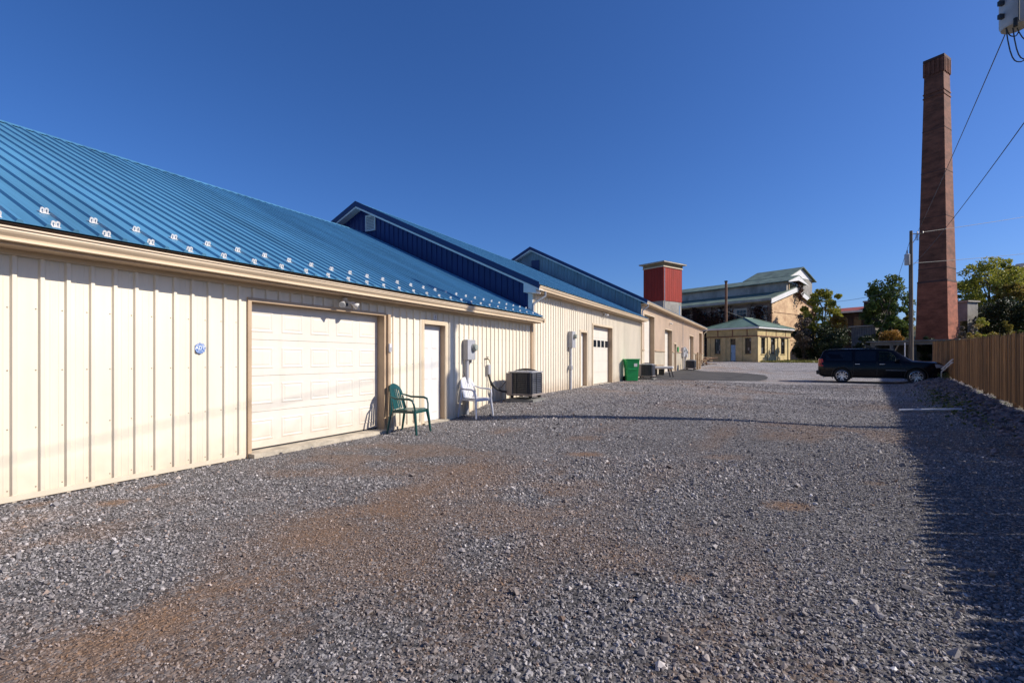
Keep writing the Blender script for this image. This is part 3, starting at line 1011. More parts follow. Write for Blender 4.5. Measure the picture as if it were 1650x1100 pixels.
# ---- second building: blue gable, cream wall
Y2a, Y2b = 13.96, 28.48
b2 = empty('metal_workshop', (WX, 21, .28), 0, 'taller cream metal workshop with dark blue ribbed gable and small-windowed garage door', 'building')
D2 = (18.36, 19.07, .2, 2.44)
G2 = (19.86, 22.64, .2, 2.81)
op2 = [D2, G2]
ribbed_wall(b2, Y2a, Y2b, .05, 3.475, op2, M['cream2'])
XR2, ZR2, ZE2 = -13.7, 7.2, 3.668
roof_slope(b2, Y2a - .35, Y2b - .02, XE, ZE2, XR2, ZR2, M['blue_roof'])
roof_slope(b2, Y2a - .35, Y2b - .02, 2 * XR2 - XE, ZE2, XR2, ZR2, M['blue_roof'])
MB().prism([(XR2 + .16, ZR2 - .055), (XR2, ZR2 + .035), (XR2 - .16, ZR2 - .055), (XR2, ZR2 + .02)], 'Y', Y2a - .35, Y2b - .02).build('ridge_cap', M['blue_roof'], b2)
gable_wall(b2, Y2a, XR2, ZR2 - .04, ZE2 + .14, WX - .12, .05, M['blue_gable'])
MB().box(2 * XR2 - WX - .02, 2 * XR2 - WX, Y2a, Y2b, .05, 3.5).build('rear_wall', M['cream'], b2)
eave(b2, Y2a - .30, Y2b - .05, .985, 3.47)
rake(b2, Y2a - .352, XE + .02, ZE2, XR2, ZR2, M['blue_trim'], M['white_trim'])
MB().box(WX - .118, WX + .035, Y2a - .03, Y2a + .01, 2.5, 3.46).build('corner_trim', M['white_trim'], b2)
MB().box(WX + .03, WX + .05, Y2a + .012, Y2a + .10, .1, 3.46).build('corner_trim', M['cream_trim'], b2)
MB().prism([(-6.75, 3.44), (-6.33, 3.40), (-6.33, 3.63), (-6.75, 3.83)], 'Y', Y2a - .345, Y2a - .02).build('eave_return', M['white_trim'], b2)
# louvre vent
lv = MB()
lv.box(-13.50, -13.46, Y2a - .06, Y2a - .02, 6.15, 6.75); lv.box(-13.06, -13.02, Y2a - .06, Y2a - .02, 6.15, 6.75)
lv.box(-13.46, -13.06, Y2a - .06, Y2a - .02, 6.15, 6.19); lv.box(-13.46, -13.06, Y2a - .06, Y2a - .02, 6.71, 6.75)
lvo = lv.build('gable_vent', M['white_trim'], b2)
for k in range(9):
    z = 6.20 + k * .057
    MB().add([(-13.46, Y2a - .055, z), (-13.06, Y2a - .055, z), (-13.06, Y2a - .025, z + .05), (-13.46, Y2a - .025, z + .05),
              (-13.46, Y2a - .052, z + .006), (-13.06, Y2a - .052, z + .006), (-13.06, Y2a - .022, z + .056), (-13.46, Y2a - .022, z + .056)],
             [(0, 1, 2, 3), (7, 6, 5, 4), (0, 4, 5, 1)]).build('louvre', M['white_trim'], lvo)
opening_trim(b2, D2[0], D2[1], .2, D2[3], .15, .085, M['cream_trim'])
entry_door(b2, D2[0], D2[1], .32, D2[3], .15, M['door_white2'], panels=False)
MB().box(WX - .2, WX + .10, D2[0] - .06, D2[1] + .06, .0, .31).build('threshold', M['concrete'], b2)
opening_trim(b2, G2[0], G2[1], .2, G2[3], .19, .07, M['cream_trim'])
MB().box(WX - .24, WX - .19, G2[0], 20.398, .2, G2[3]).build('jamb_panel', M['tan_trim'], b2)
garage_door(b2, 20.40, G2[1] - .002, .31, G2[3], .19, 5, 4, M['door_white'], windows=3, emboss=False)
MB().box(WX - .25, WX + .08, G2[0] - .05, G2[1] + .05, 0, .295).build('door_sill', M['concrete'], b2)
downspout(b2, [(-6.27, Y2a + .22, 3.50), (-6.27, Y2a + .22, 3.36), (-6.36, Y2a + .14, 3.28), (-6.54, Y2a + .02, 3.14), (-6.575, Y2a - .03, 3.05), (-6.575, Y2a - .04, 2.72)], M['grey_paint'])
MB().bbox(WX + .034, WX + .09, Y2b - .2, Y2b - .11, .2, 3.42, .008).build('downspout', M['cream_trim'], b2)

# ---- third building: grey-blue gable, tan wall with deep door bays
Y3a, Y3b = 28.5, 56.6
b3 = empty('metal_warehouse', (WX, 42, .4), 0, 'tan warehouse with deep doorways and grey-blue gable beyond the blue gable', 'building')
OA = (29.12, 31.94, .2, 4.0)
OB = (35.33, 38.13, .2, 3.44)
OC = (39.07, 39.95, .2, 2.51)
OD = (46.8, 49.4, .3, 3.46)
OE = (53.4, 55.6, .3, 4.0)
op3 = [OA, OB, OC, OD, OE]
ribbed_wall(b3, Y3a, Y3b, .1, 4.475, op3, M['pink_tan'], zsplit=1.9, m2=M['cream_low'])
XR3, ZR3, ZE3 = -13.5, 8.38, 4.66
roof_slope(b3, Y3a - .35, Y3b + .6, XE, ZE3, XR3, ZR3, M['blue_roof'])
roof_slope(b3, Y3a - .35, Y3b + .6, 2 * XR3 - XE, ZE3, XR3, ZR3, M['blue_roof'])
MB().prism([(XR3 + .16, ZR3 - .055), (XR3, ZR3 + .035), (XR3 - .16, ZR3 - .055), (XR3, ZR3 + .02)], 'Y', Y3a - .35, Y3b + .6).build('ridge_cap', M['blue_roof'], b3)
gable_wall(b3, Y3a, XR3, ZR3 - .04, ZE3 + .16, WX - .02, .1, M['steel_gable'])
gable_wall(b3, Y3b, XR3, ZR3 - .04, ZE3 + .16, WX - .02, .1, M['pink_tan'], 1)
MB().box(2 * XR3 - WX - .02, 2 * XR3 - WX, Y3a, Y3b, .1, 4.5).build('rear_wall', M['pink_tan'], b3)
eave(b3, Y3a - .30, Y3b + .58, 2.0, 4.47)
rake(b3, Y3a - .352, XE + .02, ZE3, XR3, ZR3, M['blue_trim'], M['white_trim'])
MB().box(-13.55, -13.0, Y3a - .05, Y3a - .02, 6.95, 7.6).build('gable_vent', M['blue_trim'], b3)
for (o, mm) in ((OA, M['door_white']), (OB, M['door_white']), (OD, M['door_white']), (OE, M['tan_trim'])):
    opening_trim(b3, o[0], o[1], .2, o[3], .285, .06, M['cream_trim'])
    garage_door(b3, o[0] + .002, o[1] - .002, g(WX, o[0]) + .03, o[3], .285, 5, 4, mm, emboss=False)
opening_trim(b3, OC[0], OC[1], .2, OC[3], .15, .08, M['cream_trim'])
entry_door(b3, OC[0], OC[1], .45, OC[3], .15, M['door_white2'])
prev = Y3a
for o in sorted(op3) + [(Y3b, 0, 0, 0)]:
    if o[0] - prev > .3:
        MB().box(WX + .021, WX + .07, prev + .08, o[0] - .08, 1.86, 1.93).build('belt_course', M['tan_trim'], b3)
    prev = o[1]
downspout(b3, [(-6.27, Y3a + .1, 4.5), (-6.27, Y3a + .1, 4.36), (-6.4, Y3a - .02, 4.25), (-6.56, Y3a - .06, 4.12), (-6.58, Y3a - .06, 3.66)], M['grey_paint'])
downspout(b3, [(-6.27, Y3b + .4, 4.5), (-6.27, Y3b + .4, 4.3), (-6.5, Y3b + .15, 4.1), (-6.56, Y3b + .1, 3.9), (-6.56, Y3b + .1, 1.1)], M['cream_trim'])
MB().tube([(WX + .05, 43.0, 1.6), (WX + .05, 43.0, 4.4), (-6.5, 43.0, 4.45)], .022, 6).build('conduit', M['galv'], b3)
MB().tube([(-7.2, 45.2, 4.9), (-7.2, 45.2, 6.0)], .05, 8).build('vent_pipe', M['white_trim'], b3)

# ------------------------------------------------------------------ tall brick chimney
CHB = at(1528, 577, 66)
CHW = R(-31)
ch_base_z = g(CHB.x, CHB.y) - .3
chim = empty('brick_chimney', (CHB.x, CHB.y, ch_base_z), CHW, 'tall tapering square red brick chimney stack behind the wooden fence', 'chimney')
# local: near corner at the origin, x to the left (negative), y away
CC = (-1.8, 1.8)
HT = 1.42 + 489 * 66 / 800 - ch_base_z + .75


def chim_half(z):
    return 1.82 + (1.03 - 1.82) * min(1, (z + ch_base_z) / (HT + ch_base_z))


def ring_mesh(z0, z1, ex=0., n=1):
    mb = MB()
    zs = [z0 + (z1 - z0) * i / n for i in range(n + 1)]
    pts = []
    for z in zs:
        h = chim_half(z) + ex
        pts += [(CC[0] - h, CC[1] - h, z), (CC[0] + h, CC[1] - h, z), (CC[0] + h, CC[1] + h, z), (CC[0] - h, CC[1] + h, z)]
    fs = []
    for i in range(n):
        for k in range(4): fs.append((i * 4 + k, i * 4 + (k + 1) % 4, i * 4 + 4 + (k + 1) % 4, i * 4 + 4 + k))
    fs.append((3, 2, 1, 0)); fs.append(tuple(n * 4 + k for k in range(4)))
    return mb.add(pts, fs)


zb = lambda y: 1.42 + (577 - y) * 66 / 800 - ch_base_z
ring_mesh(0, zb(452), .05).build('lower_shaft', M['brick_low'], chim, world=False)
ring_mesh(zb(452) + .001, HT - .9, 0).build('upper_shaft', M['brick_up'], chim, world=False)
ring_mesh(zb(452) + .002, zb(449), .07).build('corbel_band', M['brick_band'], chim, world=False)
ring_mesh(0, zb(542), .10).build('plinth', M['brick_low'], chim, world=False)
for yy in (136, 143): ring_mesh(zb(yy) - .09, zb(yy) + .07, .07).build('corbel_band', M['brick_up'], chim, world=False)
ring_mesh(HT - 2.2, HT - .35, .03).build('chimney_crown', M['brick_up'], chim, world=False)
ring_mesh(HT - .35, HT, .14).build('cap_course', M['brick_band'], chim, world=False)
for k_, zf in enumerate((.30, .47, .62, .76)):
    ring_mesh(HT * zf, HT * zf + .10, .025).build('iron_band', M['brick_band'], chim, world=False)
hh = chim_half(HT - 1.3)
corb = None
for side in range(4):
    for k in range(5):
        t = -hh + .06 + (2 * hh - .12) * k / 4
        a = side * math.pi / 2
        if corb is None:
            o = MB().box(-.10, .10, .02, .15, -.95, .93).build('corbel_fin', M['brick_up'], chim, world=False); corb = o.data
        else:
            o = link('corbel_fin', corb, chim)
        # outward direction for each face
        ox, oy = (math.sin(a), -math.cos(a))
        o.location = (CC[0] + ox * hh + math.cos(a) * t, CC[1] + oy * hh + math.sin(a) * t, HT - 1.33)
        o.rotation_euler = (0, 0, a + math.pi)

# ------------------------------------------------------------------ red tower, mill, yellow office
BETA = R(-25)


def ring_box(mb, x0, x1, y0, y1, z0, z1): return mb.box(x0, x1, y0, y1, z0, z1)


RT = at(1069, 577, 62)
rtz = 2.0
red = empty('red_tower', (RT.x, RT.y, rtz), BETA, 'square red metal clad tower with flat overhanging roof', 'tower')
L_, M_ = 3.05, 3.95
zt = 1.42 + (577 - 424) * 62 / 800 - rtz
zr_ = 1.42 + (577 - 484) * 62 / 800 - rtz
MB().box(-L_ + .05, -.05, .05, M_ - .05, 0, zr_).build('tower_base', M['mill_grey'], red, world=False)
def clad(parent, x0, x1, y0, y1, z0, z1, m, step=.4):
    """thin upright sheets with a lap rib each"""
    n = int((x1 - x0) / step)
    for i in range(n):
        a, b = x0 + (x1 - x0) * i / n, x0 + (x1 - x0) * (i + 1) / n
        MB().box(a, b - .012, y0 - .02, y0, z0, z1).box(b - .04, b - .012, y0 - .030, y0 - .02, z0, z1).build('cladding_sheet', m, parent, world=False)
    n = int((y1 - y0) / step)
    for i in range(n):
        a, b = y0 + (y1 - y0) * i / n, y0 + (y1 - y0) * (i + 1) / n
        MB().box(x1, x1 + .02, a, b - .012, z0, z1).box(x1 + .02, x1 + .030, b - .04, b - .012, z0, z1).build('cladding_sheet', m, parent, world=False)
MB().box(-L_ + .03, -.03, .03, M_ - .03, zr_ + .002, zt).build('tower_core', M['red_metal'], red, world=False)
clad(red, -L_, -.025, .025, M_, zr_ + .01, zt - .35, M['red_metal'])
MB().box(-L_ - .05, .05, -.05, M_ + .05, zt - .30, zt + .10).build('frieze', M['bronze'], red, world=False)
MB().box(-L_ - .09, .09, -.09, M_ + .09, zt - .42, zt - .30).build('moulding', M['cream_trim'], red, world=False)
MB().box(-L_ - .42, .42, -.42, M_ + .42, zt + .10, zt + .24).build('roof_slab', M['mill_clere'], red, world=False)
MB().add([(-L_ - .44, -.44, zt + .242), (.44, -.44, zt + .242), (.44, M_ + .44, zt + .242), (-L_ - .44, M_ + .44, zt + .242), (-L_ / 2, M_ / 2, zt + .55)],
         [(0, 1, 4), (1, 2, 4), (2, 3, 4), (3, 0, 4)]).build('roof', M['green_roof'], red, world=False)
MB().tube([(.1, .1, .5), (.1, .1, zt - .6)], .05, 6).build('drain_pipe', M['galv'], red, world=False)

# yellow office
YB = at(1220, 577, 58)
yz = 1.42 - 6 * 58 / 800
yel = empty('yellow_office', (YB.x, YB.y, yz), BETA, 'small yellow hipped roof office with tall barred windows and pale blue door', 'building')
YL, YM, YH = 6.35, 8.35, 4.0
# walls with window openings built from slabs
def wall_with_holes(parent, axis, const0, const1, a0, a1, z0, z1, holes, m):
    """wall slab along x (axis X) or y (axis Y) with rectangular holes, one mesh"""
    mb = MB()
    ed = sorted({a0, a1, *[h[0] for h in holes], *[h[1] for h in holes]})
    for p, q in zip(ed[:-1], ed[1:]):
        mid = (p + q) / 2
        sp = [(z0, z1)]
        for h in holes:
            if h[0] < mid < h[1]:
                sp = [s for r_ in sp for s in ((r_[0], min(r_[1], h[2])), (max(r_[0], h[3]), r_[1])) if s[1] - s[0] > .01]
        for s0, s1 in sp:
            if axis == 'X': mb.box(p, q, const0, const1, s0, s1)
            else: mb.box(const0, const1, p, q, s0, s1)
    return mb.build('wall', m, parent, world=False)


fw = [(-5.34, -4.56, .95, 2.85), (-3.30, -2.62, .12, 2.80), (-1.46, -.70, .95, 2.85)]
sw = [(.95, 1.95, .95, 2.85), (3.35, 4.45, .95, 2.85), (5.95, 7.0, .95, 2.85)]
wall_with_holes(yel, 'X', 0, .3, -YL, 0, 0, YH, fw, M['yellow_wall'])
wall_with_holes(yel, 'Y', -.3, -.0005, .3, YM, 0, YH, sw, M['yellow_wall'])
MB().box(-YL, -YL + .3, .3, YM, 0, YH).box(-YL + .3, -.3, YM - .3, YM, 0, YH).build('wall', M['yellow_wall'], yel, world=False)


def sash(parent, axis, a, b, z0, z1, c, nx_=3, nz_=5, m=None, pane=None, out=-1):
    """window: frame in the opening, glazing bars and panes. c: face of the wall"""
    m = m or M['white_trim']; pane = pane or M['pane']
    mb = MB()
    t = .05
    def bx(mbb, p, q, r0, r1, d0, d1):
        if axis == 'X': mbb.box(p, q, c - out * d0, c - out * d1, r0, r1)
        else: mbb.box(c + out * d0, c + out * d1, p, q, r0, r1)
    bx(mb, a, a + t, z0, z1, .12, .2); bx(mb, b - t, b, z0, z1, .12, .2)
    bx(mb, a + t, b - t, z0, z0 + t, .12, .2); bx(mb, a + t, b - t, z1 - t, z1, .12, .2)
    w = mb.build('window', m, parent, world=False)
    W, H = (b - a - 2 * t) / nx_, (z1 - z0 - 2 * t) / nz_
    for i in range(nx_):
        for j in range(nz_):
            pb = MB()
            bx(pb, a + t + i * W + .012, a + t + (i + 1) * W - .012, z0 + t + j * H + .012, z0 + t + (j + 1) * H - .012, .155, .165)
            pb.build('pane', pane if random.random() < .72 else M['pane_pale'], w, world=False)
    gb = MB()
    for i in range(1, nx_): bx(gb, a + t + i * W - .012, a + t + i * W + .012, z0 + t, z1 - t, .13, .175)
    for j in range(1, nz_): bx(gb, a + t, b - t, z0 + t + j * H - .0118, z0 + t + j * H + .0118, .132, .173)
    gb.build('glazing_bars', m, w, world=False)
    sb = MB(); bx(sb, a - .06, b + .06, z0 - .1, z0 - .002, -.06, .11)
    sb.build('sill', M['yellow_trim'], w, world=False)
    return w


for i in (0, 2): sash(yel, 'X', fw[i][0], fw[i][1], fw[i][2], fw[i][3], 0, 3, 5, M['black_metal'])
for h in sw: sash(yel, 'Y', h[0], h[1], h[2], h[3], 0, 3, 5, M['black_metal'])
dr_ = MB().box(fw[1][0] + .02, fw[1][1] - .02, .14, .19, .13, 2.05).build('door', M['blue_door'], yel, world=False)
MB().box(fw[1][0] + .02, fw[1][1] - .02, .16, .18, 2.10, 2.78).build('transom_pane', M['pane'], dr_, world=False)
MB().lathe([(0, 0), (.03, 0), (.03, -.05), (0, -.05)], 10, (fw[1][0] + .1, .135, 1.05), 'Y').build('door_knob', M['brass'], dr_, world=False)
MB().box(fw[1][0] - .1, fw[1][1] + .1, -.6, -.02, 0, .12).build('step', M['concrete'], yel, world=False)
for x in (-6.32, -4.25, -2.2, -.42):
    MB().box(x - .0, x + .42, -.10, -.001, 0, 2.98).build('pilaster', M['yellow_wall'], yel, world=False)
for y in (.0, 2.40, 5.05, 7.75):
    MB().box(.0, .10, y, y + .45, 0, 2.98).build('pilaster', M['yellow_wall'], yel, world=False)
MB().box(-YL - .12, .16, -.16, .0, 3.0, 3.12).box(.0005, .16, .0, YM + .1, 3.0, 3.12).build('string_course', M['rust_trim'], yel, world=False)
MB().box(-YL - .06, .10, -.10, -.001, 3.12, 3.9).box(.001, .10, 0, YM + .05, 3.12, 3.9).build('frieze', M['yellow_trim'], yel, world=False)
for x in (-4.9, -3.0, -1.2): MB().box(x, x + .12, -.13, -.101, 3.13, 3.88).build('bracket', M['rust_trim'], yel, world=False)
for y in (1.9, 4.4, 6.9): MB().box(.101, .13, y, y + .12, 3.13, 3.88).build('bracket', M['rust_trim'], yel, world=False)
eo = .42
MB().box(-YL - eo, eo, -eo, YM + eo, 3.92, 4.12).build('eave_fascia', M['white_trim'], yel, world=False)
hz0, hz1 = 4.121, 5.5
hp = [(-YL - eo - .05, -eo - .05, hz0), (eo + .05, -eo - .05, hz0), (eo + .05, YM + eo + .05, hz0), (-YL - eo - .05, YM + eo + .05, hz0), (-YL / 2, 3.1, hz1), (-YL / 2, YM - 3.1, hz1)]
MB().add(hp, [(0, 1, 4), (1, 2, 5, 4), (2, 3, 5), (3, 0, 4, 5), (0, 3, 2, 1)]).build('roof', M['green_roof'], yel, world=False)
hipb = MB()
for (p, q) in ((1, 4), (0, 4), (2, 5), (4, 5)): hipb.tube([Vector(hp[p]) + Vector((0, 0, .02)), Vector(hp[q]) + Vector((0, 0, .03))], .07, 6)
hipb.build('hip_caps', M['green_roof'], yel, world=False)

# mill
MC = at(1242, 577, 75)
mz = g(MC.x, MC.y) - .3
mill = empty('brick_mill', (MC.x, MC.y, mz), BETA, 'derelict brick mill with green roofs, raised clerestory and creeper on its walls', 'building')
ML, MM = 24.0, 15.8
ez = 10.5 - mz
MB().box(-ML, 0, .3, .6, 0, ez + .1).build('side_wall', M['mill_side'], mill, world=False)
rz1 = 12.75 - mz
gw = MB()
gw.prism([(0.3, 0), (MM, 0), (MM, ez - .1), (MM / 2, rz1 - .15), (.3, ez - .1)], 'X', -.35, 0)
gw.build('gable_wall', M['mill_wall'], mill, world=False)
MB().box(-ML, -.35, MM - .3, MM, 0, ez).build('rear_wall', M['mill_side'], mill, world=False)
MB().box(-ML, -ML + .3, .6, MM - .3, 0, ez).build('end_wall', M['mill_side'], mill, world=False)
# piers, window bays and ledges on the long side
for i, x in enumerate(np.arange(-ML + .2, -.5, 3.35)):
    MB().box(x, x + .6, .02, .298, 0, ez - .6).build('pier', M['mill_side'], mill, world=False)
    if x + 3.3 < .3:
        for (a, b) in ((ez - 3.3, ez - 1.3), (ez - 6.8, ez - 4.4)):
            w = MB().box(x + 1.0, x + 2.9, .26, .298, a, b).build('window', M['mill_grey'] if i % 3 else M['mill_clere'], mill, world=False)
            MB().box(x + .85, x + 3.05, .14, .2985, a - .18, a - .002).build('sill', M['mill_clere'], w, world=False)
            for q in range(3):
                for r_ in range(3):
                    if random.random() < .85:
                        MB().box(x + 1.08 + q * .6, x + 1.08 + q * .6 + .52, .245, .258, a + .08 + r_ * .63 * (b - a) / 2.0, a + .08 + r_ * .63 * (b - a) / 2.0 + .52).build('pane', M['pane_pale'] if random.random() < .18 else M['pane'], w, world=False)
for x, zz, hw_ in ((-1.9, ez - 2.4, .75), (-4.6, ez - 2.5, .8), (-7.4, ez - 2.4, .7)):
    b_ = MB().box(x - hw_ - .5, x + hw_ + .5, .18, .2595, zz - 1.5, zz + 1.35).build('plaster_bay', M['mill_clere'], mill, world=False)
    for q in range(3):
        for r_ in range(4):
            MB().box(x - hw_ + q * .52, x - hw_ + q * .52 + .44, .150, .1795, zz - 1.1 + r_ * .55, zz - 1.1 + r_ * .55 + .46).build('pane', M['pane_pale'] if (q * 4 + r_ + int(x)) % 5 == 0 else M['pane'], b_, world=False)
MB().box(-ML, -.1, .0, .299, ez - 4.0, ez - 3.72).build('ledge', M['mill_clere'], mill, world=False)
MB().box(-ML, -.1, .0, .299, ez - .55, ez - .1).build('cornice', M['mill_clere'], mill, world=False)
# lower roof: two slopes with overhang
def slope_roof(parent, x0, x1, ya, yb, za, zbv, m, th=.14, name='roof'):
    MB().prism([(ya, za), (yb, zbv), (yb, zbv + th), (ya, za + th)], 'X', x0, x1).build(name, m, parent, world=False)
s_ = (rz1 - ez) / (MM / 2)
slope_roof(mill, -ML - .4, .4, -.55, MM / 2, ez - .55 * s_, rz1, M['mill_roof'])
slope_roof(mill, -ML - .4, .4, MM + .55, MM / 2 + .001, ez - .55 * s_, rz1, M['mill_roof'])
MB().box(-ML - .4, .42, -.68, -.56, ez - .25 - .55 * s_, ez + .10 - .55 * s_).build('gutter', M['mill_clere'], mill, world=False)
for sg in (0, 1):
    y0_, y1_ = (-.6, MM / 2) if sg == 0 else (MM + .6, MM / 2)
    MB().prism([(y0_, ez - .55 * s_ - .7), (y1_, rz1 - .75), (y1_, rz1 + .02), (y0_, ez - .55 * s_ - .02)], 'X', .30, .399).build('barge_board', M['white_trim'], mill, world=False)
for y in (1.2, 3.4, 5.6): MB().box(.001, .12, y - .12, y + .12, ez - .35 + y * s_ - .6, ez - .1 + y * s_ - .6).build('joist_end', M['brick_band'], mill, world=False)
for z in (ez - 2.1, ez - 4.4, ez - 6.3): MB().box(.001, .03, 1.0, MM - 5.5, z, z + .09).build('string_course', M['rust_trim'], mill, world=False)
# windows bricked up in the gable, stains as ledges
for (y, z) in ((1.1, 2.2), (1.1, 5.2)): MB().box(.001, .05, y, y + .35, z, z + .7).build('vent_slot', M['pane'], mill, world=False)
# clerestory
c0, c1 = MM / 2 - 3.0, MM / 2 + 3.0
cz0 = rz1 - .9; cz1 = 13.55 - mz; cz2 = 14.55 - mz
MB().box(-ML, .12, c0, c0 + .2, cz0 - .3, cz1).build('clerestory_wall', M['mill_clere'], mill, world=False)
MB().box(-ML, .12, c1 - .2, c1, cz0 - .3, cz1).build('clerestory_wall', M['mill_clere'], mill, world=False)
MB().prism([(c0 + .2, cz0), (c1 - .2, cz0), (c1 - .2, cz1), ((c0 + c1) / 2, cz2 - .1), (c0 + .2, cz1)], 'X', -.3, .1).build('clerestory_gable', M['mill_grey'], mill, world=False)
cs = (cz2 - cz1) / 3.0
slope_roof(mill, -ML - .4, .7, c0 - .5, (c0 + c1) / 2, cz1 - .5 * cs, cz2, M['mill_roof'])
slope_roof(mill, -ML - .4, .7, c1 + .5, (c0 + c1) / 2 + .001, cz1 - .5 * cs, cz2, M['mill_roof'])
for y0_, y1_ in ((c0 - .55, (c0 + c1) / 2), (c1 + .55, (c0 + c1) / 2)):
    MB().prism([(y0_, cz1 - .5 * cs - .1), (y1_, cz2 - .75), (y1_, cz2), (y0_, cz1 - .5 * cs)], 'X', .60, .699).build('barge_board', M['white_trim'], mill, world=False)
MB().box(.101, .16, c0 + .9, c1 - .9, cz0 + .15, cz1 + .1).build('clerestory_window', M['pane'], mill, world=False)
MB().box(.101, .2, c0 + .65, c0 + .88, cz0, cz1 + .1).box(.101, .2, c1 - .88, c1 - .65, cz0, cz1 + .1).build('window_frame', M['post_wood'], mill, world=False)
MB().box(.101, .21, c0 + .65, c1 - .65, cz1 + .1, cz1 + .3).build('window_frame', M['rust_trim'], mill, world=False)

# stair tower block standing behind the mill
ST = at(1272, 577, 92)
st = empty('stair_tower', (ST.x, ST.y, 2), BETA, 'grey brick stair block with white gable rising behind the mill clerestory', 'tower')
sz = 1.42 + (577 - 451) * 97 / 800 - 2
sp = 1.42 + (577 - 434.5) * 97 / 800 - 2
MB().box(-8, 0, 0, 9.8, 0, sz).build('wall', M['mill_grey'], st, world=False)
MB().prism([(-.1, sz + .002), (9.9, sz + .002), (4.9, sp - .1)], 'X', -.3, .05).build('gable', M['white_trim'], st, world=False)
slope_roof(st, -8.4, .5, -.9, 4.9, sz - .3, sp, M['mill_roof'])
slope_roof(st, -8.4, .5, 10.7, 4.901, sz - .3, sp, M['mill_roof'])

# iron flue in front of the mill
FP = at(1170, 577, 66)
fl = empty('iron_flue', (FP.x, FP.y, g(FP.x, FP.y) - .1), 0, 'thin dark iron flue pipe standing in front of the mill', 'pipe')
fh = 1.42 + (577 - 453) * 66 / 800 - g(FP.x, FP.y) + .1
MB().tube([(0, 0, 0), (0, 0, fh)], .16, 10).build('pipe', M['rust_trim'], fl, world=False, smooth=40)
MB().tube([(0, 0, fh - .1), (0, 0, fh + .05)], .22, 10).build('cap', M['black_metal'], fl, world=False, smooth=40)
MB().tube([(0, 0, fh - 4), (3.2, 2.0, fh - 5.3)], .03, 5).build('stay_wire', M['wire'], fl, world=False)

# ------------------------------------------------------------------ background low buildings
GB = at(1404, 577, 52)
gar = empty('block_garage', (GB.x, GB.y, g(GB.x, GB.y) - .2), R(-38), 'low open concrete garage with dark bays behind the black car', 'building')
gh = 1.42 + (577 - 552) * 52 / 800 - g(GB.x, GB.y) + .2
MB().box(0, 7.2, 3.6, 3.8, 0, gh).build('rear_wall', M['concrete_dark'], gar, world=False)
for x in (0, 1.75, 3.6, 5.4, 6.95): MB().box(x, x + .32, 0, .4, 0, gh - .3).build('pillar', M['concrete_dark'], gar, world=False)
MB().box(-.1, 7.4, -.02, .42, gh - .3, gh).build('lintel', M['concrete_dark'], gar, world=False)
MB().box(0, .2, .42, 3.6, 0, gh - .02).build('side_wall', M['concrete_dark'], gar, world=False)
MB().box(7.05, 7.25, .42, 3.6, 0, gh - .02).build('side_wall', M['concrete_dark'], gar, world=False)
MB().box(-.3, 7.6, -.35, 4.0, gh + .002, gh + .14).build('roof_slab', M['concrete_dark'], gar, world=False)
MB().tube([(1.7, -.1, .3), (2.6, -.1, gh - .3)], .06, 6).build('brace', M['post_wood'], gar, world=False)

RB = at(1354, 577, 80)
rb = empty('ruined_brick_building', (RB.x, RB.y, g(RB.x, RB.y) - .2), R(-33), 'ruined dark brick building with red roof edge half hidden by trees', 'building')
rh = 1.42 + (577 - 499) * 80 / 800 - g(RB.x, RB.y) + .2
MB().box(-1, 3.6, 0, 6, 0, rh - .5).build('wall', M['ruin_wall'], rb, world=False)
MB().box(3.602, 6.0, -.4, 4, 0, rh + 1.0).build('wall', M['ruin_wall'], rb, world=False)
MB().box(3.5, 6.1, -.5, -.401, rh + .8, rh + 1.02).build('parapet', M['mill_grey'], rb, world=False)
MB().prism([(-.6, rh - .6), (2.5, rh + .35), (2.5, rh + .45), (-.6, rh - .45)], 'X', -1.4, 3.6).build('roof', M['plank_red'], rb, world=False)
MB().box(-1.4, 3.6, -.66, -.601, rh - .62, rh - .32).build('fascia', M['white_trim'], rb, world=False)
for x in (.1, 2.0, 4.3):
    w = MB().box(x, x + 1.1, -.05 if x < 3 else -.45, -.001 if x < 3 else -.401, rh - 3, rh - 1.4).build('window', M['pane'], rb, world=False)
    MB().box(x - .1, x + 1.2, -.12 if x < 3 else -.52, -.002 if x < 3 else -.402, rh - 3.15, rh - 3.001).build('sill', M['mill_grey'], w, world=False)

CSH = at(1372, 577, 60)
csd = empty('corrugated_shed', (CSH.x, CSH.y, g(CSH.x, CSH.y) - .2), R(-36), 'grey corrugated lean-to shed in shade under the dark tree', 'shed')
chh = 1.42 + (577 - 527) * 60 / 800 - g(CSH.x, CSH.y) + .2
for k in range(10): MB().box(k * .26, k * .26 + .22, 0, .03, 0, chh).box(k * .26 + .08, k * .26 + .14, -.04, 0, 0, chh).build('wall_sheet', M['shed_sheet'], csd, world=False)
MB().box(-.2, 2.8, -.3, 2.6, chh, chh + .1).build('roof', M['mill_grey'], csd, world=False)
MB().box(0, 2.6, .031, 2.5, 0, chh - .01).build('wall', M['mill_grey'], csd, world=False)

GS = at(1546, 577, 72)
gsd = empty('grey_shed', (GS.x, GS.y, g(GS.x, GS.y) - .3), R(-45), 'pale grey block shed beside the chimney base', 'shed')
gsh = 1.42 + (577 - 484) * 72 / 800 - g(GS.x, GS.y) + .3
MB().box(-1.2, 1.0, 0, 2.2, 0, gsh - .3).build('wall', M['mill_grey'], gsd, world=False)
MB().box(-1.4, 1.2, -.2, 2.4, gsh - .3, gsh - .1).build('roof', M['mill_clere'], gsd, world=False)
MB().box(.1, 1.0, -.05, -.002, gsh - 5, gsh - 3.0).build('door', M['pane'], gsd, world=False)

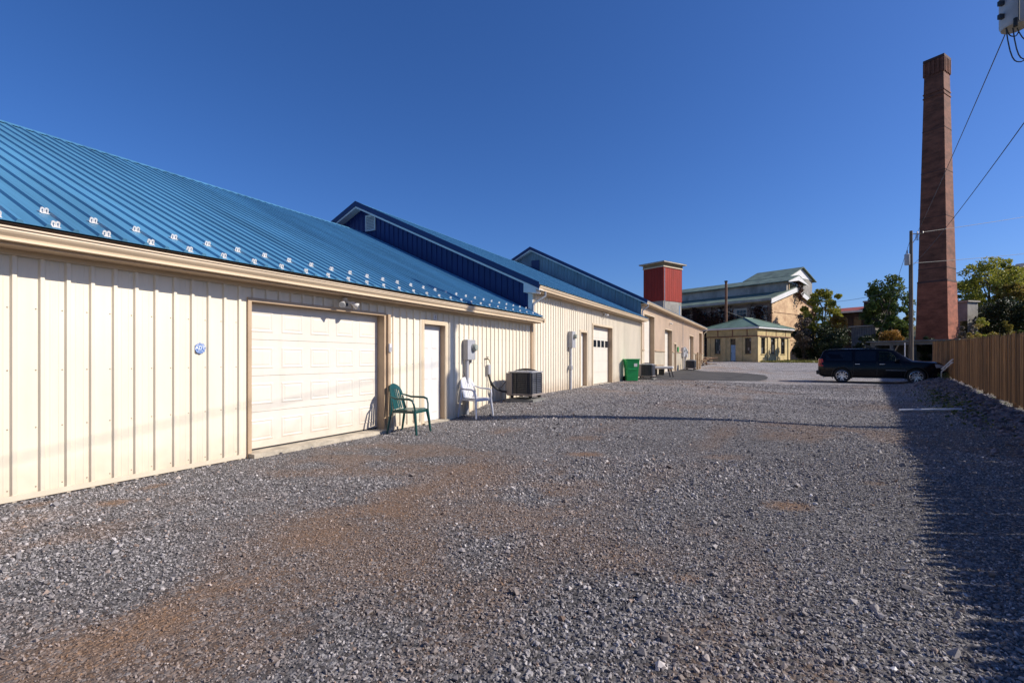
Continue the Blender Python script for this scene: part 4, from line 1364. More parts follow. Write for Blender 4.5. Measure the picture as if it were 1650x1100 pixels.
HS = at(1637, 577, 125)
hs = empty('hill_house', (HS.x, HS.y, g(HS.x, HS.y)), R(-40), 'distant house with pale mauve roof among hilltop trees', 'house')
hz_ = 1.42 + (577 - 441) * 125 / 800 - g(HS.x, HS.y)
MB().box(-1, 9, 0, 8, 0, hz_).build('wall', M['white_trim'], hs, world=False)
MB().prism([(-.8, hz_), (8.8, hz_), (4, hz_ + 3)], 'X', -1.6, 9.6).build('roof', M['mill_grey'], hs, world=False)
for x in (.5, 3.5, 6.3):
    w = MB().box(x, x + 1.2, -.06, -.002, hz_ - 2.2, hz_ - .8).build('window', M['white_trim'], hs, world=False)
    MB().box(x + .1, x + 1.1, -.075, -.061, hz_ - 2.1, hz_ - .9).build('pane', M['pane'], w, world=False)

# ------------------------------------------------------------------ vegetation
def leaf_quads(centers, size, rg, flat=0.):
    n = len(centers)
    a = rg.normal(size=(n, 3)); a /= np.linalg.norm(a, axis=1)[:, None]
    b = rg.normal(size=(n, 3)); b[:, 2] *= (1 - flat)
    b -= (b * a).sum(1)[:, None] * a; b /= np.linalg.norm(b, axis=1)[:, None] + 1e-9
    s = size * rg.uniform(.55, 1.25, n)[:, None]
    a = a * s * .5; b = b * s * .32
    v = np.stack([centers - a, centers + b * .9 - a * .1, centers + a, centers - b * .9 - a * .1], 1).reshape(-1, 3)
    q = np.arange(4 * n).reshape(n, 4)
    return v, q


def clumpy(rg, cen, rad, n_cl, n_leaf, cl_r):
    """points in n_cl clumps spread through an ellipsoid"""
    d = rg.normal(size=(n_cl, 3)); d /= np.linalg.norm(d, axis=1)[:, None]
    r = rg.uniform(.35, 1.0, n_cl) ** .5
    c = np.array(cen) + d * r[:, None] * np.array(rad)
    rr = cl_r * rg.uniform(.6, 1.35, n_cl)
    k = rg.integers(0, n_cl, n_leaf)
    e = rg.normal(size=(n_leaf, 3)); e /= np.linalg.norm(e, axis=1)[:, None]
    t = rg.uniform(.25, 1.05, n_leaf) ** .6
    p = c[k] + e * (rr[k] * t)[:, None] * np.array([1, 1, .75])
    return p, c


def tree(name, label, x, y, z, height, rad, m, n_leaf=5200, size=.34, cat='tree', group=None, seed=0, low=.28, n_cl=34, trunk_r=None):
    rg = np.random.default_rng(seed + 100)
    root = empty(name, (x, y, z), 0, label, cat, group)
    ch = height * (1 - low) / 2
    cen = (0, 0, height - ch)
    p, c = clumpy(rg, cen, (rad * .9, rad * .9, ch * .95), int(n_cl * 1.8), n_leaf, rad * .235)
    p = p[p[:, 2] > .15]
    v, q = leaf_quads(p, size, rg)
    np_mesh('crown', v, q, [m], root)
    tr = trunk_r or height * .022
    tb = MB()
    top = height * .72
    wob = [Vector((rg.normal() * .12 * height * .06, rg.normal() * .12 * height * .06, top * i / 5)) for i in range(6)]
    wob[0] = Vector((0, 0, -.3))
    tb.tube(wob, [tr * (1.25 - .2 * i) for i in range(6)], 8)
    tb.build('trunk', M['bark'], root, world=False, smooth=60)
    lb = None
    for i in range(8):
        k = rg.integers(0, len(c))
        s = wob[2 + i % 4]
        e = Vector(c[k])
        mid = (s + e) / 2 + Vector((0, 0, .08 * height))
        MB().tube([s, mid, e], [tr * .45, tr * .3, tr * .1], 6).build('limb', M['bark'], root, world=False, smooth=60)
    return root


def bush(name, label, x, y, z, h, rad, m, n_leaf=1600, size=.2, group=None, seed=0, cat='bush', n_cl=16):
    rg = np.random.default_rng(seed + 900)
    root = empty(name, (x, y, z), 0, label, cat, group)
    p, c = clumpy(rg, (0, 0, h * .5), (rad * .8, rad * .8, h * .42), n_cl, n_leaf, min(rad, h) * .36)
    p = p[p[:, 2] > .02]
    v, q = leaf_quads(p, size, rg)
    np_mesh('foliage', v, q, [m], root)
    st_ = MB()
    for i in range(7):
        e = Vector(c[i % n_cl]); e.z = max(e.z, .2)
        st_.tube([(rg.normal() * .08, rg.normal() * .08, -.1), e * .5 + Vector((0, 0, .1)), e], [.035, .022, .008], 5)
    tag(st_.build('stems', M['bark'], root, world=False), kind='stuff')
    return root


LF_olive = leaf_mat('olive_leaves', [(.20, .22, .03), (.29, .30, .045), (.42, .38, .06), (.12, .15, .025)], .35)
LF_green = leaf_mat('green_leaves', [(.055, .09, .022), (.09, .135, .03), (.16, .20, .045), (.035, .055, .016)], .3)
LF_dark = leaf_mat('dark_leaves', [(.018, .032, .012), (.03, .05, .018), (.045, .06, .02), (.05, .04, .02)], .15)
LF_yellow = leaf_mat('yellow_leaves', [(.34, .24, .03), (.28, .22, .035), (.20, .19, .04), (.40, .26, .03)])
LF_orange = leaf_mat('orange_leaves', [(.36, .17, .03), (.40, .23, .04), (.28, .11, .025), (.22, .17, .04)])
LF_autumn = leaf_mat('autumn_leaves', [(.27, .22, .04), (.34, .22, .05), (.20, .20, .04), (.40, .30, .06), (.24, .12, .04)], .35)
LF_creep = leaf_mat('creeper_leaves', [(.10, .025, .022), (.07, .03, .025), (.05, .04, .02), (.13, .05, .035), (.03, .025, .015)], .15)
LF_dry = leaf_mat('dry_twigs', [(.20, .15, .11), (.14, .10, .08), (.26, .20, .15), (.10, .09, .05)], .1)


def tree_at(name, label, px, ytop, halfpx, depth, m, **kw):
    p = at(px, 577, depth)
    z = g(p.x, p.y) - .1
    zt_ = CAM_H + (577 - ytop) * depth / 800
    return tree(name, label, p.x, p.y, z, zt_ - z, halfpx * depth / 800, m, **kw)


def bush_at(name, label, px, ytop, halfpx, depth, m, base=None, **kw):
    p = at(px, 577, depth)
    z = g(p.x, p.y) - .05
    if base is not None: z = max(z, CAM_H + (577 - base) * depth / 800 - .2)
    zt_ = CAM_H + (577 - ytop) * depth / 800
    return bush(name, label, p.x, p.y, z, max(.5, zt_ - z), halfpx * depth / 800, m, **kw)


tree_at('broadleaf_tree', 'olive green tree growing beside the creeper covered mill gable', 1326, 464, 33, 74, LF_olive, seed=1, low=.2, n_leaf=9500, size=.34)
tree_at('broadleaf_tree', 'dense dark green tree behind the utility pole and black car', 1433, 438, 36, 58, LF_green, seed=2, low=.08, n_leaf=14000, size=.32, n_cl=44)
hill = 'trees on the hillside beyond the fence'
tree_at('hillside_tree', 'big yellowish green hillside tree next to the chimney shaft', 1594, 416, 44, 88, LF_olive, seed=3, low=.15, n_leaf=9000, size=.42, n_cl=50, group=hill)
tree_at('hillside_tree', 'bluish green hillside tree half hidden by the chimney edge', 1556, 446, 24, 96, LF_green, seed=4, low=.12, n_leaf=5000, size=.42, group=hill)
tree_at('hillside_tree', 'russet hillside tree below the mauve roofed house', 1643, 432, 36, 104, LF_autumn, seed=5, low=.1, n_leaf=6500, size=.5, n_cl=40, group=hill)
tree_at('hillside_tree', 'slender grey green tree topping the hill between two larger trees', 1617, 414, 18, 118, LF_olive, seed=6, low=.2, n_leaf=3500, size=.5, group=hill)
tree_at('hillside_tree', 'golden green tree in front of the russet hillside tree', 1636, 452, 26, 84, LF_autumn, seed=16, low=.1, n_leaf=5000, size=.4, group=hill)
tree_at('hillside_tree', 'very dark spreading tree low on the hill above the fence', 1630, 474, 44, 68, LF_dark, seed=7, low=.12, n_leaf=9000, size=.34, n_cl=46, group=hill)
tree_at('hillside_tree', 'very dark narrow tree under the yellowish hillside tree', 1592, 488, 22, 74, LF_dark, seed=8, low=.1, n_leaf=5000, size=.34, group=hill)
us = 'shaded undergrowth below the mill'
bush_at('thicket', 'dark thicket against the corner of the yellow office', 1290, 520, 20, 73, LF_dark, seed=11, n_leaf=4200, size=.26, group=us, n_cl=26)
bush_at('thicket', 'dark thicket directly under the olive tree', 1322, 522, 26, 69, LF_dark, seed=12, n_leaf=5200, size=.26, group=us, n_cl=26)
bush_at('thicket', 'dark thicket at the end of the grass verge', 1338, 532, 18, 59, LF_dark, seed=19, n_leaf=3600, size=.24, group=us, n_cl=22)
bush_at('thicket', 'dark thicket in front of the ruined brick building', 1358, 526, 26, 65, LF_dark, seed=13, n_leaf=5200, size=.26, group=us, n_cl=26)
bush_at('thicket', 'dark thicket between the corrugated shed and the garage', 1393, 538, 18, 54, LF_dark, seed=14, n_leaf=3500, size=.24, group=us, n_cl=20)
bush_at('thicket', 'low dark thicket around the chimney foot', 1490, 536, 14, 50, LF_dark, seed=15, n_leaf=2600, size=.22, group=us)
bush_at('thicket', 'grey twiggy thicket hanging by the mill gable corner', 1296, 488, 15, 69, LF_dry, seed=31, n_leaf=3600, size=.24, n_cl=26, group=us)
ab = 'autumn coloured bushes'
bush_at('autumn_bush', 'bright orange bush on the concrete garage roof', 1436, 530, 18, 55, LF_orange, base=553, seed=21, n_leaf=2200, size=.2, group=ab)
bush_at('autumn_bush', 'bright yellow bush beside the utility pole', 1462, 500, 12, 57, LF_yellow, base=545, seed=22, n_leaf=2000, size=.2, group=ab)
bush_at('autumn_bush', 'orange tinged bush below the olive tree', 1350, 505, 13, 71, LF_orange, base=535, seed=23, n_leaf=1700, size=.24, group=ab)
bush_at('autumn_bush', 'yellow green upright bush behind the fence', 1622, 512, 12, 46, LF_yellow, seed=24, n_leaf=2200, size=.17, group=ab)
bush_at('autumn_bush', 'dull golden bush near the chimney behind the fence', 1572, 516, 14, 50, LF_autumn, seed=25, n_leaf=2000, size=.18, group=ab)
bush_at('autumn_bush', 'low mixed bush behind the fence between two taller bushes', 1598, 530, 16, 44, LF_autumn, seed=26, n_leaf=2200, size=.16, group=ab)

bush_at('autumn_bush', 'bare twiggy bush against the chimney foot behind the fence', 1558, 508, 12, 52, LF_dry, seed=27, n_leaf=2200, size=.17, group=ab)
bush_at('autumn_bush', 'low dull green bush at the photo edge behind the fence', 1645, 526, 13, 42, LF_green, seed=28, n_leaf=2200, size=.16, group=ab)
bush_at('autumn_bush', 'tall mixed bush under the very dark narrow tree', 1584, 504, 14, 56, LF_olive, seed=29, n_leaf=2400, size=.2, group=ab)

# creeper on the mill's long wall and gable: uncountable leaves, one part of the mill
rg = np.random.default_rng(55)
P_ = []
for _ in range(105):
    cx = rg.uniform(-ML, -8.0) if rg.random() < .88 else rg.uniform(-8, -.6)
    zt0 = rg.uniform(ez - 4.0, ez - .3)
    n = 140
    zz = zt0 - rg.exponential(2.2, n)
    P_.append(np.stack([cx + rg.normal(0, .55, n), rg.uniform(-.15, .15, n), zz], 1))
for _ in range(26):
    cy = rg.uniform(9.5, MM + .3)
    n = 150
    zz = rg.uniform(1, ez + 1.3 - abs(cy - MM / 2) * .3) - rg.exponential(1.2, n)
    P_.append(np.stack([rg.uniform(.02, .4, n), cy + rg.normal(0, .5, n), zz], 1))
n = 260
P_.append(np.stack([rg.uniform(.42, .7, n), MM / 2 + .9 + rg.normal(0, .45, n), rz1 - .6 + rg.normal(0, .9, n)], 1))
P_ = np.concatenate(P_); P_ = P_[P_[:, 2] > .2]
v, q = leaf_quads(P_, .36, rg)
tag(np_mesh('creeper', v, q, [LF_creep], mill), kind='stuff')

# ------------------------------------------------------------------ board fence
fen = empty('board_fence', (fence_x(16.5), 16.5, g(fence_x(16.5), 16.5)), 0, 'brown weathered vertical board fence along the edge of the gravel lot', 'fence')
fd = Vector((.1587, 1, 0)).normalized()
fn = Vector((-fd.y, fd.x, 0))              # towards the lot
PW, PITCH = .138, .145
pk_me = []
for vnt in range(5):
    e = random.uniform(.040, .055)
    h = 1.83
    mb = MB()
    mb.prism([(-PW / 2, 0), (PW / 2, 0), (PW / 2, h - .11), (PW / 2 - e, h), (-PW / 2 + e, h), (-PW / 2, h - .11)], 'Y', -.009, .009)
    o = mb.build('picket', M['wood_fence'], fen, world=False)
    pk_me.append(o.data)
    bpy.data.objects.remove(o)
rzf = math.atan2(fd.y, fd.x)
s = -15.5
i = 0
while s < 27.3:
    y = 16.5 + s * fd.y; x = fence_x(y)
    zb_ = float(np.interp(y, [-50, 0, 16.5, 34.4, 45], [0, 0, .10, .42, .62])) + random.uniform(.07, .16)
    o = link('picket', pk_me[i % 5], fen)
    o.location = Vector((x, y, zb_ + random.uniform(-.02, .02))) + fn * .02 - fen.location
    o.rotation_euler = (random.uniform(-.006, .006), random.uniform(-.008, .008), rzf)
    s += PITCH + random.uniform(-.0012, .003) + (random.uniform(.006, .022) if random.random() < .08 else 0); i += 1
step = 2.42
s = -15.6
while s < 27.2:
    def fp(ss):
        y = 16.5 + ss * fd.y
        return Vector((fence_x(y), y, float(np.interp(y, [-50, 0, 16.5, 34.4, 45], [0, 0, .10, .42, .62]))))
    a, b = fp(s), fp(min(s + step, 27.3))
    MB().box(a.x + .01, a.x + .10, a.y - .045, a.y + .045, a.z - .4, a.z + 1.72).build('post', M['wood_rail'], fen)
    for hh_ in (.32, .95, 1.6):
        A = a + Vector((0, 0, hh_)) - fn * .012; B = b + Vector((0, 0, hh_)) - fn * .012
        mb = MB()
        q = fn * -.038
        up = Vector((0, 0, .085))
        mb.add([A, B, B + q, A + q, A + up, B + up, B + q + up, A + q + up], [(0, 3, 2, 1), (4, 5, 6, 7), (0, 1, 5, 4), (1, 2, 6, 5), (2, 3, 7, 6), (3, 0, 4, 7)])
        mb.build('rail', M['wood_rail'], fen)
    s += step

# riprap at the fence foot
rs = np.random.default_rng(3)


def hull_stone(rg, n=12, flat=.7):
    p = rg.normal(size=(n, 3)); p /= np.linalg.norm(p, axis=1)[:, None]
    p *= rg.uniform(.75, 1.1, (n, 1)); p[:, 2] *= flat; p[:, 0] *= rg.uniform(.9, 1.35)
    bm = bmesh.new()
    for q in p: bm.verts.new(q)
    r_ = bmesh.ops.convex_hull(bm, input=bm.verts[:])
    bmesh.ops.delete(bm, geom=[v for v in bm.verts if not v.link_faces], context='VERTS')
    bm.verts.index_update()
    out = ([tuple(v.co) for v in bm.verts], [tuple(v.index for v in f.verts) for f in bm.faces])
    bm.free()
    return out


rip = MB()
shapes = [hull_stone(rs, 14) for _ in range(12)]
for _ in range(2600):
    y = rs.uniform(9, 33)
    d = -abs(rs.normal(.40, .36)) - .12
    x = fence_x(y) + d
    r_ = rs.uniform(.022, .085) * (1.1 if y > 14 else .75)
    vsx, fsx = shapes[rs.integers(12)]
    mt = Matrix.Translation((x, y, g(x, y) + r_ * .25)) @ Matrix.Rotation(rs.uniform(0, 6.28), 4, 'Z') @ Matrix.Rotation(rs.uniform(-.5, .5), 4, 'X') @ Matrix.Scale(r_, 4)
    rip.add([mt @ Vector(p) for p in vsx], fsx)
tag(rip.build('riprap_stones', M['stone'], None, recalc=True), kind='stuff')

# weeds at the fence foot
LF_weed = leaf_mat('weed_blades', [(.06, .10, .02), (.10, .13, .03), (.16, .16, .05), (.05, .08, .02)], .3)
pw = []
rg = np.random.default_rng(77)
for (yc, n, sp) in ((33.2, 260, .35), (31.6, 90, .4), (18.5, 900, 2.2), (21.5, 500, 2.0), (25, 160, 1.2)):
    yy = rg.normal(yc, sp, n)
    dd = -np.abs(rg.normal(.25 if yc > 30 else 1.0, .12 if yc > 30 else .33, n))
    xx = fence_x(yy) + dd
    hh_ = rg.uniform(.0, .28 if yc > 30 else .05, n)
    pw.append(np.stack([xx, yy, gz(xx, yy) + hh_], 1))
pw = np.concatenate(pw)
v, q = leaf_quads(pw, .09, rg)
tag(np_mesh('weeds', v, q, [LF_weed]), kind='stuff')

# grass verge beside the yellow office
LF_grass = leaf_mat('grass_blades', [(.16, .17, .035), (.22, .20, .05), (.12, .14, .03), (.26, .22, .07)], .3)
n = 5000
k1 = at(1222, 577, 57.2); k2 = at(1325, 577, 53); k3 = at(1325, 577, 62); k4 = at(1275, 577, 66)
u_ = rg.uniform(0, 1, n); w_ = rg.uniform(0, 1, n)
gxx = (1 - w_) * ((1 - u_) * k1.x + u_ * k2.x) + w_ * ((1 - u_) * k4.x + u_ * k3.x)
gyy = (1 - w_) * ((1 - u_) * k1.y + u_ * k2.y) + w_ * ((1 - u_) * k4.y + u_ * k3.y)
pts = np.stack([gxx, gyy, gz(gxx, gyy) + rg.uniform(.02, .16, n)], 1)
v, q = leaf_quads(pts, .22, rg)
tag(np_mesh('grass', v, q, [LF_grass]), kind='stuff')

# ------------------------------------------------------------------ poles and wires
def wire(name, label, a, b, sag, r=.012, group=None, n=18):
    a, b = Vector(a), Vector(b)
    pts = [a.lerp(b, t / n) - Vector((0, 0, sag * 4 * (t / n) * (1 - t / n))) for t in range(n + 1)]
    root = MB().tube(pts, r, 5).build(name, M['wire'], None)
    return tag(root, label, 'wire', group)


PB = at(1468, 577, 39)
pz = g(PB.x, PB.y)
pole2 = empty('utility_pole', (PB.x, PB.y, pz), 0, 'grey wooden utility pole with one transformer beside the chimney', 'utility pole')
ph = 1.42 + (577 - 372) * 39 / 800 - pz
MB().tube([(0, 0, -.4), (0, 0, ph * .5), (0, 0, ph)], [.165, .14, .105], 12).build('pole', M['pole_wood'], pole2, world=False, smooth=40)
rt2 = Vector((CS, SN, 0))   # direction of the arms
tz = 1.42 + (577 - 425) * 39 / 800 - pz
tb = MB()
cpos = -rt2 * .30
tb.lathe([(0, 0), (.17, 0), (.185, .03), (.185, .75), (.2, .76), (.2, .8), (.14, .86), (0, .88)], 18, (cpos.x, cpos.y, tz - .1))
tr2 = tb.build('transformer', M['grey_paint'], pole2, world=False, smooth=40)
MB().tube([cpos + Vector((0, 0, tz + .78)), cpos + Vector((0, 0, tz + 1.1))], [.05, .03], 8).build('bushing', M['insul'], tr2, world=False)
am = MB()
am.tube([rt2 * .1 + Vector((0, 0, ph - .25)), rt2 * .95 + Vector((0, 0, ph - .2))], .035, 6)
am.tube([rt2 * .1 + Vector((0, 0, ph - 1.0)), rt2 * .55 + Vector((0, 0, ph - .28))], .022, 6)
am.build('crossarm', M['pole_wood'], pole2, world=False)
for t in (.5, .92):
    MB().lathe([(0, 0), (.05, .01), (.035, .05), (.055, .08), (.03, .14), (0, .15)], 10, tuple(rt2 * t + Vector((0, 0, ph - .18)))).build('insulator', M['insul'], pole2, world=False)
lp = MB()
for t in (.42, .5, .58):
    lp.tube([rt2 * t + Vector((0, 0, ph - .25)), rt2 * (t + .06) + Vector((0, 0, ph - .7)), rt2 * (t - .06) + Vector((0, 0, ph - .75)), rt2 * (t - .1) + Vector((0, 0, ph - .3))], .012, 5)
lp.tube([Vector((0, 0, 0)) + rt2 * -.17 + Vector((0, 0, tz - .1)), rt2 * -.17 + Vector((0, 0, .6))], .015, 5)
tag(lp.build('loose_cables', M['wire'], pole2, world=False), kind='stuff')

# near pole beyond the fence: mostly above and beside the frame
P1 = Vector((5.30, 14.02, 0)); P1.z = g(P1.x, P1.y)
pole1 = empty('utility_pole', P1, 0, 'tall utility pole carrying a grey transformer bank at the upper corner of the photo', 'utility pole')
H1 = 12.3
MB().tube([(0, 0, -.4), (0, 0, 6), (0, 0, H1)], [.18, .15, .11], 14).build('pole', M['pole_wood'], pole1, world=False, smooth=40)
zc = 8.12 - P1.z
for k, (dx, dy) in enumerate(((-1.0, .13), (.55, -.07))):
    tb = MB()
    c = rt2 * dx + Vector((-SN, CS, 0)) * dy
    tb.lathe([(0, 0), (.21, 0), (.23, .05), (.235, .06), (.235, 1.0), (.26, 1.01), (.26, 1.06), (.18, 1.14), (0, 1.17)], 20, (c.x, c.y, zc))
    t_ = tb.build('transformer', M['grey_paint'], pole1, world=False, smooth=40)
    for q in range(3):
        MB().box(-.09, .0, -.03, .03, 0, .09).xform(Matrix.Translation(c - rt2 * .24 + Vector((0, 0, zc + .18 + q * .27))) @ Matrix.Rotation(YAW, 4, 'Z')).build('bracket', M['black_metal'], t_, world=False)
    MB().tube([c + Vector((0, 0, zc + 1.14)), c + Vector((0, 0, zc + 1.5))], [.06, .035], 8).build('bushing', M['insul'], t_, world=False)
    MB().box(-.03, .03, -.03, .03, .45, .6).xform(Matrix.Translation(c * .62 + Vector((0, 0, zc)))).build('hanger', M['galv'], t_, world=False)
ring = MB()
ring.tube([rt2 * -.78 + Vector((0, 0, zc + .55)), rt2 * .7 + Vector((0, 0, zc + .55))], .05, 6)
ring.build('mounting_bracket', M['galv'], pole1, world=False)
ca = MB().box(-1.2, 1.2, -.06, .06, 0, .12)
ca.xform(Matrix.Translation((0, 0, H1 - .6)) @ Matrix.Rotation(YAW, 4, 'Z'))
ca.build('crossarm', M['pole_wood'], pole1, world=False)
for t in (-1.1, -.4, .4, 1.1):
    MB().lathe([(0, 0), (.05, .01), (.035, .05), (.055, .08), (.03, .14), (0, .15)], 10, tuple(rt2 * t + Vector((0, 0, H1 - .478)))).build('insulator', M['insul'], pole1, world=False)
cb = MB()
def hang(a, b, drop):
    a, b = Vector(a), Vector(b)
    pts = []
    for k in range(13):
        t = k / 12
        p = a.lerp(b, t)
        p.z -= drop * (1 - abs(2 * t - 1) ** 3)
        pts.append(p)
    cb.tube(pts, .011, 6)
c0_ = rt2 * -1.0 + Vector((-SN, CS, 0)) * .13
for (o1, o2, dr0) in ((-.19, .50, .74), (-.19, .25, .22), (-.05, .45, .68), (.02, .7, .34), (.2, .62, .52)):
    hang(c0_ + rt2 * o1 + Vector((0, 0, zc + .06)), c0_ + rt2 * (o1 + o2) + Vector((.1, .2, zc + .12)), dr0)
for o1 in (-.17, .0): cb.tube([c0_ + rt2 * o1 + Vector((SN, -CS, 0)) * .25 + Vector((0, 0, zc - .02)), c0_ + rt2 * o1 + Vector((SN, -CS, 0)) * .25 + Vector((0, 0, zc + 1.1))], .011, 6)
tag(cb.build('hanging_cables', M['wire'], pole1, world=False), kind='stuff')
MB().tube([c0_ + rt2 * -.19 + Vector((SN, -CS, 0)) * .2 + Vector((0, 0, zc - .1)), c0_ + rt2 * -.19 + Vector((SN, -CS, 0)) * .2 + Vector((0, 0, zc + .06))], .035, 8).build('cable_boot', M['rubber'], pole1, world=False)

A1 = P1 + rt2 * -1.0 + Vector((0, 0, H1 - .45 - 0))
B1 = PB.copy(); B1.z = pz
gw_ = 'wires between the utility poles'
wire('power_line', 'upper power line falling from the corner transformers to the far pole top', at(1629, 34, 10.1), B1 + rt2 * .5 + Vector((0, 0, ph - .1)), .12, .011, gw_)
wire('power_line', 'lower power line passing across the face of the chimney', P1 + rt2 * -.16 + Vector((0, 0, 7.15)), B1 + rt2 * .12 + Vector((0, 0, tz - .12)), .28, .012, gw_)
wire('power_line', 'uppermost thin wire leading from the far pole past the chimney', B1 + rt2 * .92 + Vector((0, 0, ph - .1)), at(1750, 331, 70), .15, .019, gw_)
wire('power_line', 'second thin wire running behind the chimney below the first', B1 + rt2 * .2 + Vector((0, 0, tz + .05)), at(1750, 397, 70), .15, .019, gw_)
wire('power_line', 'faint wire from the dark tree across to the mill', B1 + Vector((0, 0, tz - 1.8)), at(1300, 486, 74), .5, .016, gw_)
wire('service_cable', 'service cable dropping from the corner pole along the fence', P1 + Vector((0, 0, 10.25)), (.0, -15, 2.8), .0, .010)
gy = empty('guy_wire', at(1400, 577, 41) * 1.0, 0, 'slanting guy wire with pale guard anchoring the far pole', 'wire')
gy.location.z = g(gy.location.x, gy.location.y)
gtop = B1 + Vector((0, 0, ph - .5))
g0 = gy.location.copy(); g1 = g0.lerp(gtop, .17)
MB().tube([g0, gtop], .014, 5).build('cable', M['wire'], gy)
MB().tube([g0 + (gtop - g0) * .01, g1], .035, 6).build('guard_sleeve', M['white_trim'], gy)
mp_ = at(1458, 577, 44)
tag(MB().tube([(mp_.x, mp_.y, g(mp_.x, mp_.y) - .1), (mp_.x, mp_.y, 1.42 + 25 * 44 / 800)], .035, 8).build('marker_post', M['white_trim'], None), 'thin pale marker post left of the far pole base', 'post')

# ------------------------------------------------------------------ black car by the fence
def build_suv():
    sx_, sy_ = 3.53, 34.04
    zg = g(sx_ + 1.5, sy_ - 1)
    yaw = math.atan2(-.157, .988)
    # rear near wheel contact at (sx_,sy_): the near side is local y = -W/2
    off = Matrix.Rotation(yaw, 3, 'Z') @ Vector((0, .86, 0))
    root = empty('parked_car', (sx_ + off.x, sy_ + off.y, zg), yaw, 'long black sport utility car parked nose to the wooden fence', 'car')
    WB, Rw = 3.30, .405
    # stations: x, half width, bottom, belt, top, top half width
    S = [(-1.18, .86, .52, .98, 1.02, .84), (-1.15, .93, .45, 1.10, 1.15, .86), (-1.06, .98, .38, 1.20, 1.50, .80), (-.92, 1.0, .34, 1.22, 1.83, .74), (-.70, 1.005, .32, 1.22, 1.90, .735),
         (.2, 1.005, .30, 1.215, 1.925, .74), (1.2, 1.005, .30, 1.21, 1.925, .745), (2.05, 1.005, .30, 1.205, 1.90, .74), (2.35, 1.005, .30, 1.20, 1.83, .73), (2.62, 1.005, .30, 1.20, 1.64, .74),
         (2.95, 1.0, .30, 1.19, 1.385, .79), (3.15, 1.0, .31, 1.18, 1.255, .84), (3.6, .995, .32, 1.175, 1.235, .84), (4.05, .975, .33, 1.145, 1.205, .83), (4.25, .945, .34, 1.11, 1.165, .81), (4.37, .89, .40, 1.04, 1.085, .78), (4.43, .82, .46, .93, .97, .72)]
    mb = MB()
    ring_n = None
    for (x, w, z0, zb_, zt_, wt) in S:
        half = [(0, z0), (w * .86, z0), (w, z0 + .10), (w + .012, (z0 + zb_) / 2), (w, zb_ - .10), (w - .03, zb_), (wt + .012, zt_ - .07 * min(1, (zt_ - zb_) / .3) - .002), (wt - .06, zt_), (wt * .5, zt_ + .022), ]
        ring = [(-y, z) for y, z in half] + [(y, z) for y, z in reversed(half[1:])]
        # ring starts at the bottom centre and runs up the near side, over the roof, and down
        ring_n = len(ring)
        mb.v += [(x, y, z) for y, z in ring]
    ns = len(S)
    for i in range(ns - 1):
        for k in range(ring_n):
            a = i * ring_n + k; b = i * ring_n + (k + 1) % ring_n
            mb.f.append((a, b, b + ring_n, a + ring_n)); mb.m.append(0)
    mb.f.append(tuple(range(ring_n))); mb.m.append(0)
    mb.f.append(tuple((ns - 1) * ring_n + k for k in reversed(range(ring_n)))); mb.m.append(0)
    body = mb.build('body', M['suv_black'], root, world=False)
    # wheel arches and the see-through front side windows cut from the shell
    cut = MB()
    for x in (0, WB):
        cut.lathe([(.001, -1.2), (.47, -1.2), (.47, -.72), (.001, -.72)], 28, (x, 0, Rw + .01), 'Y')
        cut.lathe([(.001, .72), (.47, .72), (.47, 1.2), (.001, 1.2)], 28, (x, 0, Rw + .01), 'Y')
    fwx = [(1.68, 1.25), (2.60, 1.25), (2.52, 1.36), (2.24, 1.70), (2.02, 1.765), (1.68, 1.785)]
    c2 = MB().prism(fwx, 'Y', -1.2, 1.2)
    cutters = []
    for cc in (cut, c2):
        co = cc.build('cutter', M['suv_trim'], None)
        co.matrix_world = Matrix.Translation(root.location) @ Matrix.Rotation(yaw, 4, 'Z')
        md = body.modifiers.new('cut', 'BOOLEAN'); md.operation = 'DIFFERENCE'; md.object = co; md.solver = 'EXACT'
        cutters.append(co)
    bpy.context.view_layer.update()
    dg = bpy.context.evaluated_depsgraph_get()
    me = bpy.data.meshes.new_from_object(body.evaluated_get(dg))
    body.modifiers.clear()
    body.data = me
    for co in cutters: bpy.data.objects.remove(co)
    me.shade_smooth()
    try: me.set_sharp_from_angle(angle=R(28))
    except Exception: pass

    def side_y(x, z):
        xs_ = [s_[0] for s_ in S]
        w = np.interp(x, xs_, [s_[1] for s_ in S]); zb_ = np.interp(x, xs_, [s_[3] for s_ in S])
        zt_ = np.interp(x, xs_, [s_[4] for s_ in S]); wt = np.interp(x, xs_, [s_[5] for s_ in S])
        za = zt_ - .07
        if z >= zb_: return (w - .03) + (wt + .012 - (w - .03)) * min(1, (z - zb_) / max(.02, za - zb_))
        return w

    def pane(poly, m, name, sgn, out=.006):
        pb = MB()
        pin = [(x, sgn * (side_y(x, z) + out), z) for x, z in poly]
        pout = [(x, sgn * (side_y(x, z) - .012), z) for x, z in poly]
        n = len(poly)
        pb.add(pin + pout, [tuple(range(n)), tuple(range(2 * n - 1, n - 1, -1))] + [(i, (i + 1) % n, (i + 1) % n + n, i + n) for i in range(n)])
        return pb.build(name, m, root, world=False)
    for sgn in (-1, 1):
        pane([(.62, 1.25), (1.56, 1.25), (1.56, 1.79), (.62, 1.80)], M['tint'], 'side_window', sgn)
        pane([(-.78, 1.27), (.46, 1.25), (.46, 1.80), (-.62, 1.78), (-.80, 1.68)], M['tint'], 'side_window', sgn)
        pane([(x, z) for x, z in fwx], M['clear'], 'side_window', sgn, -.004)
        # belt and window trim, door cut lines
        for (xa, xb) in ((.54, 1.60), (1.64, 2.66)):
            mb = MB()
            for xx in (xa, xb):
                mb.box(xx - .006, xx + .006, sgn * (1.0), sgn * 1.0185, .46, 1.19)
            d_ = mb.build('door_gap', M['suv_trim'], root, world=False)
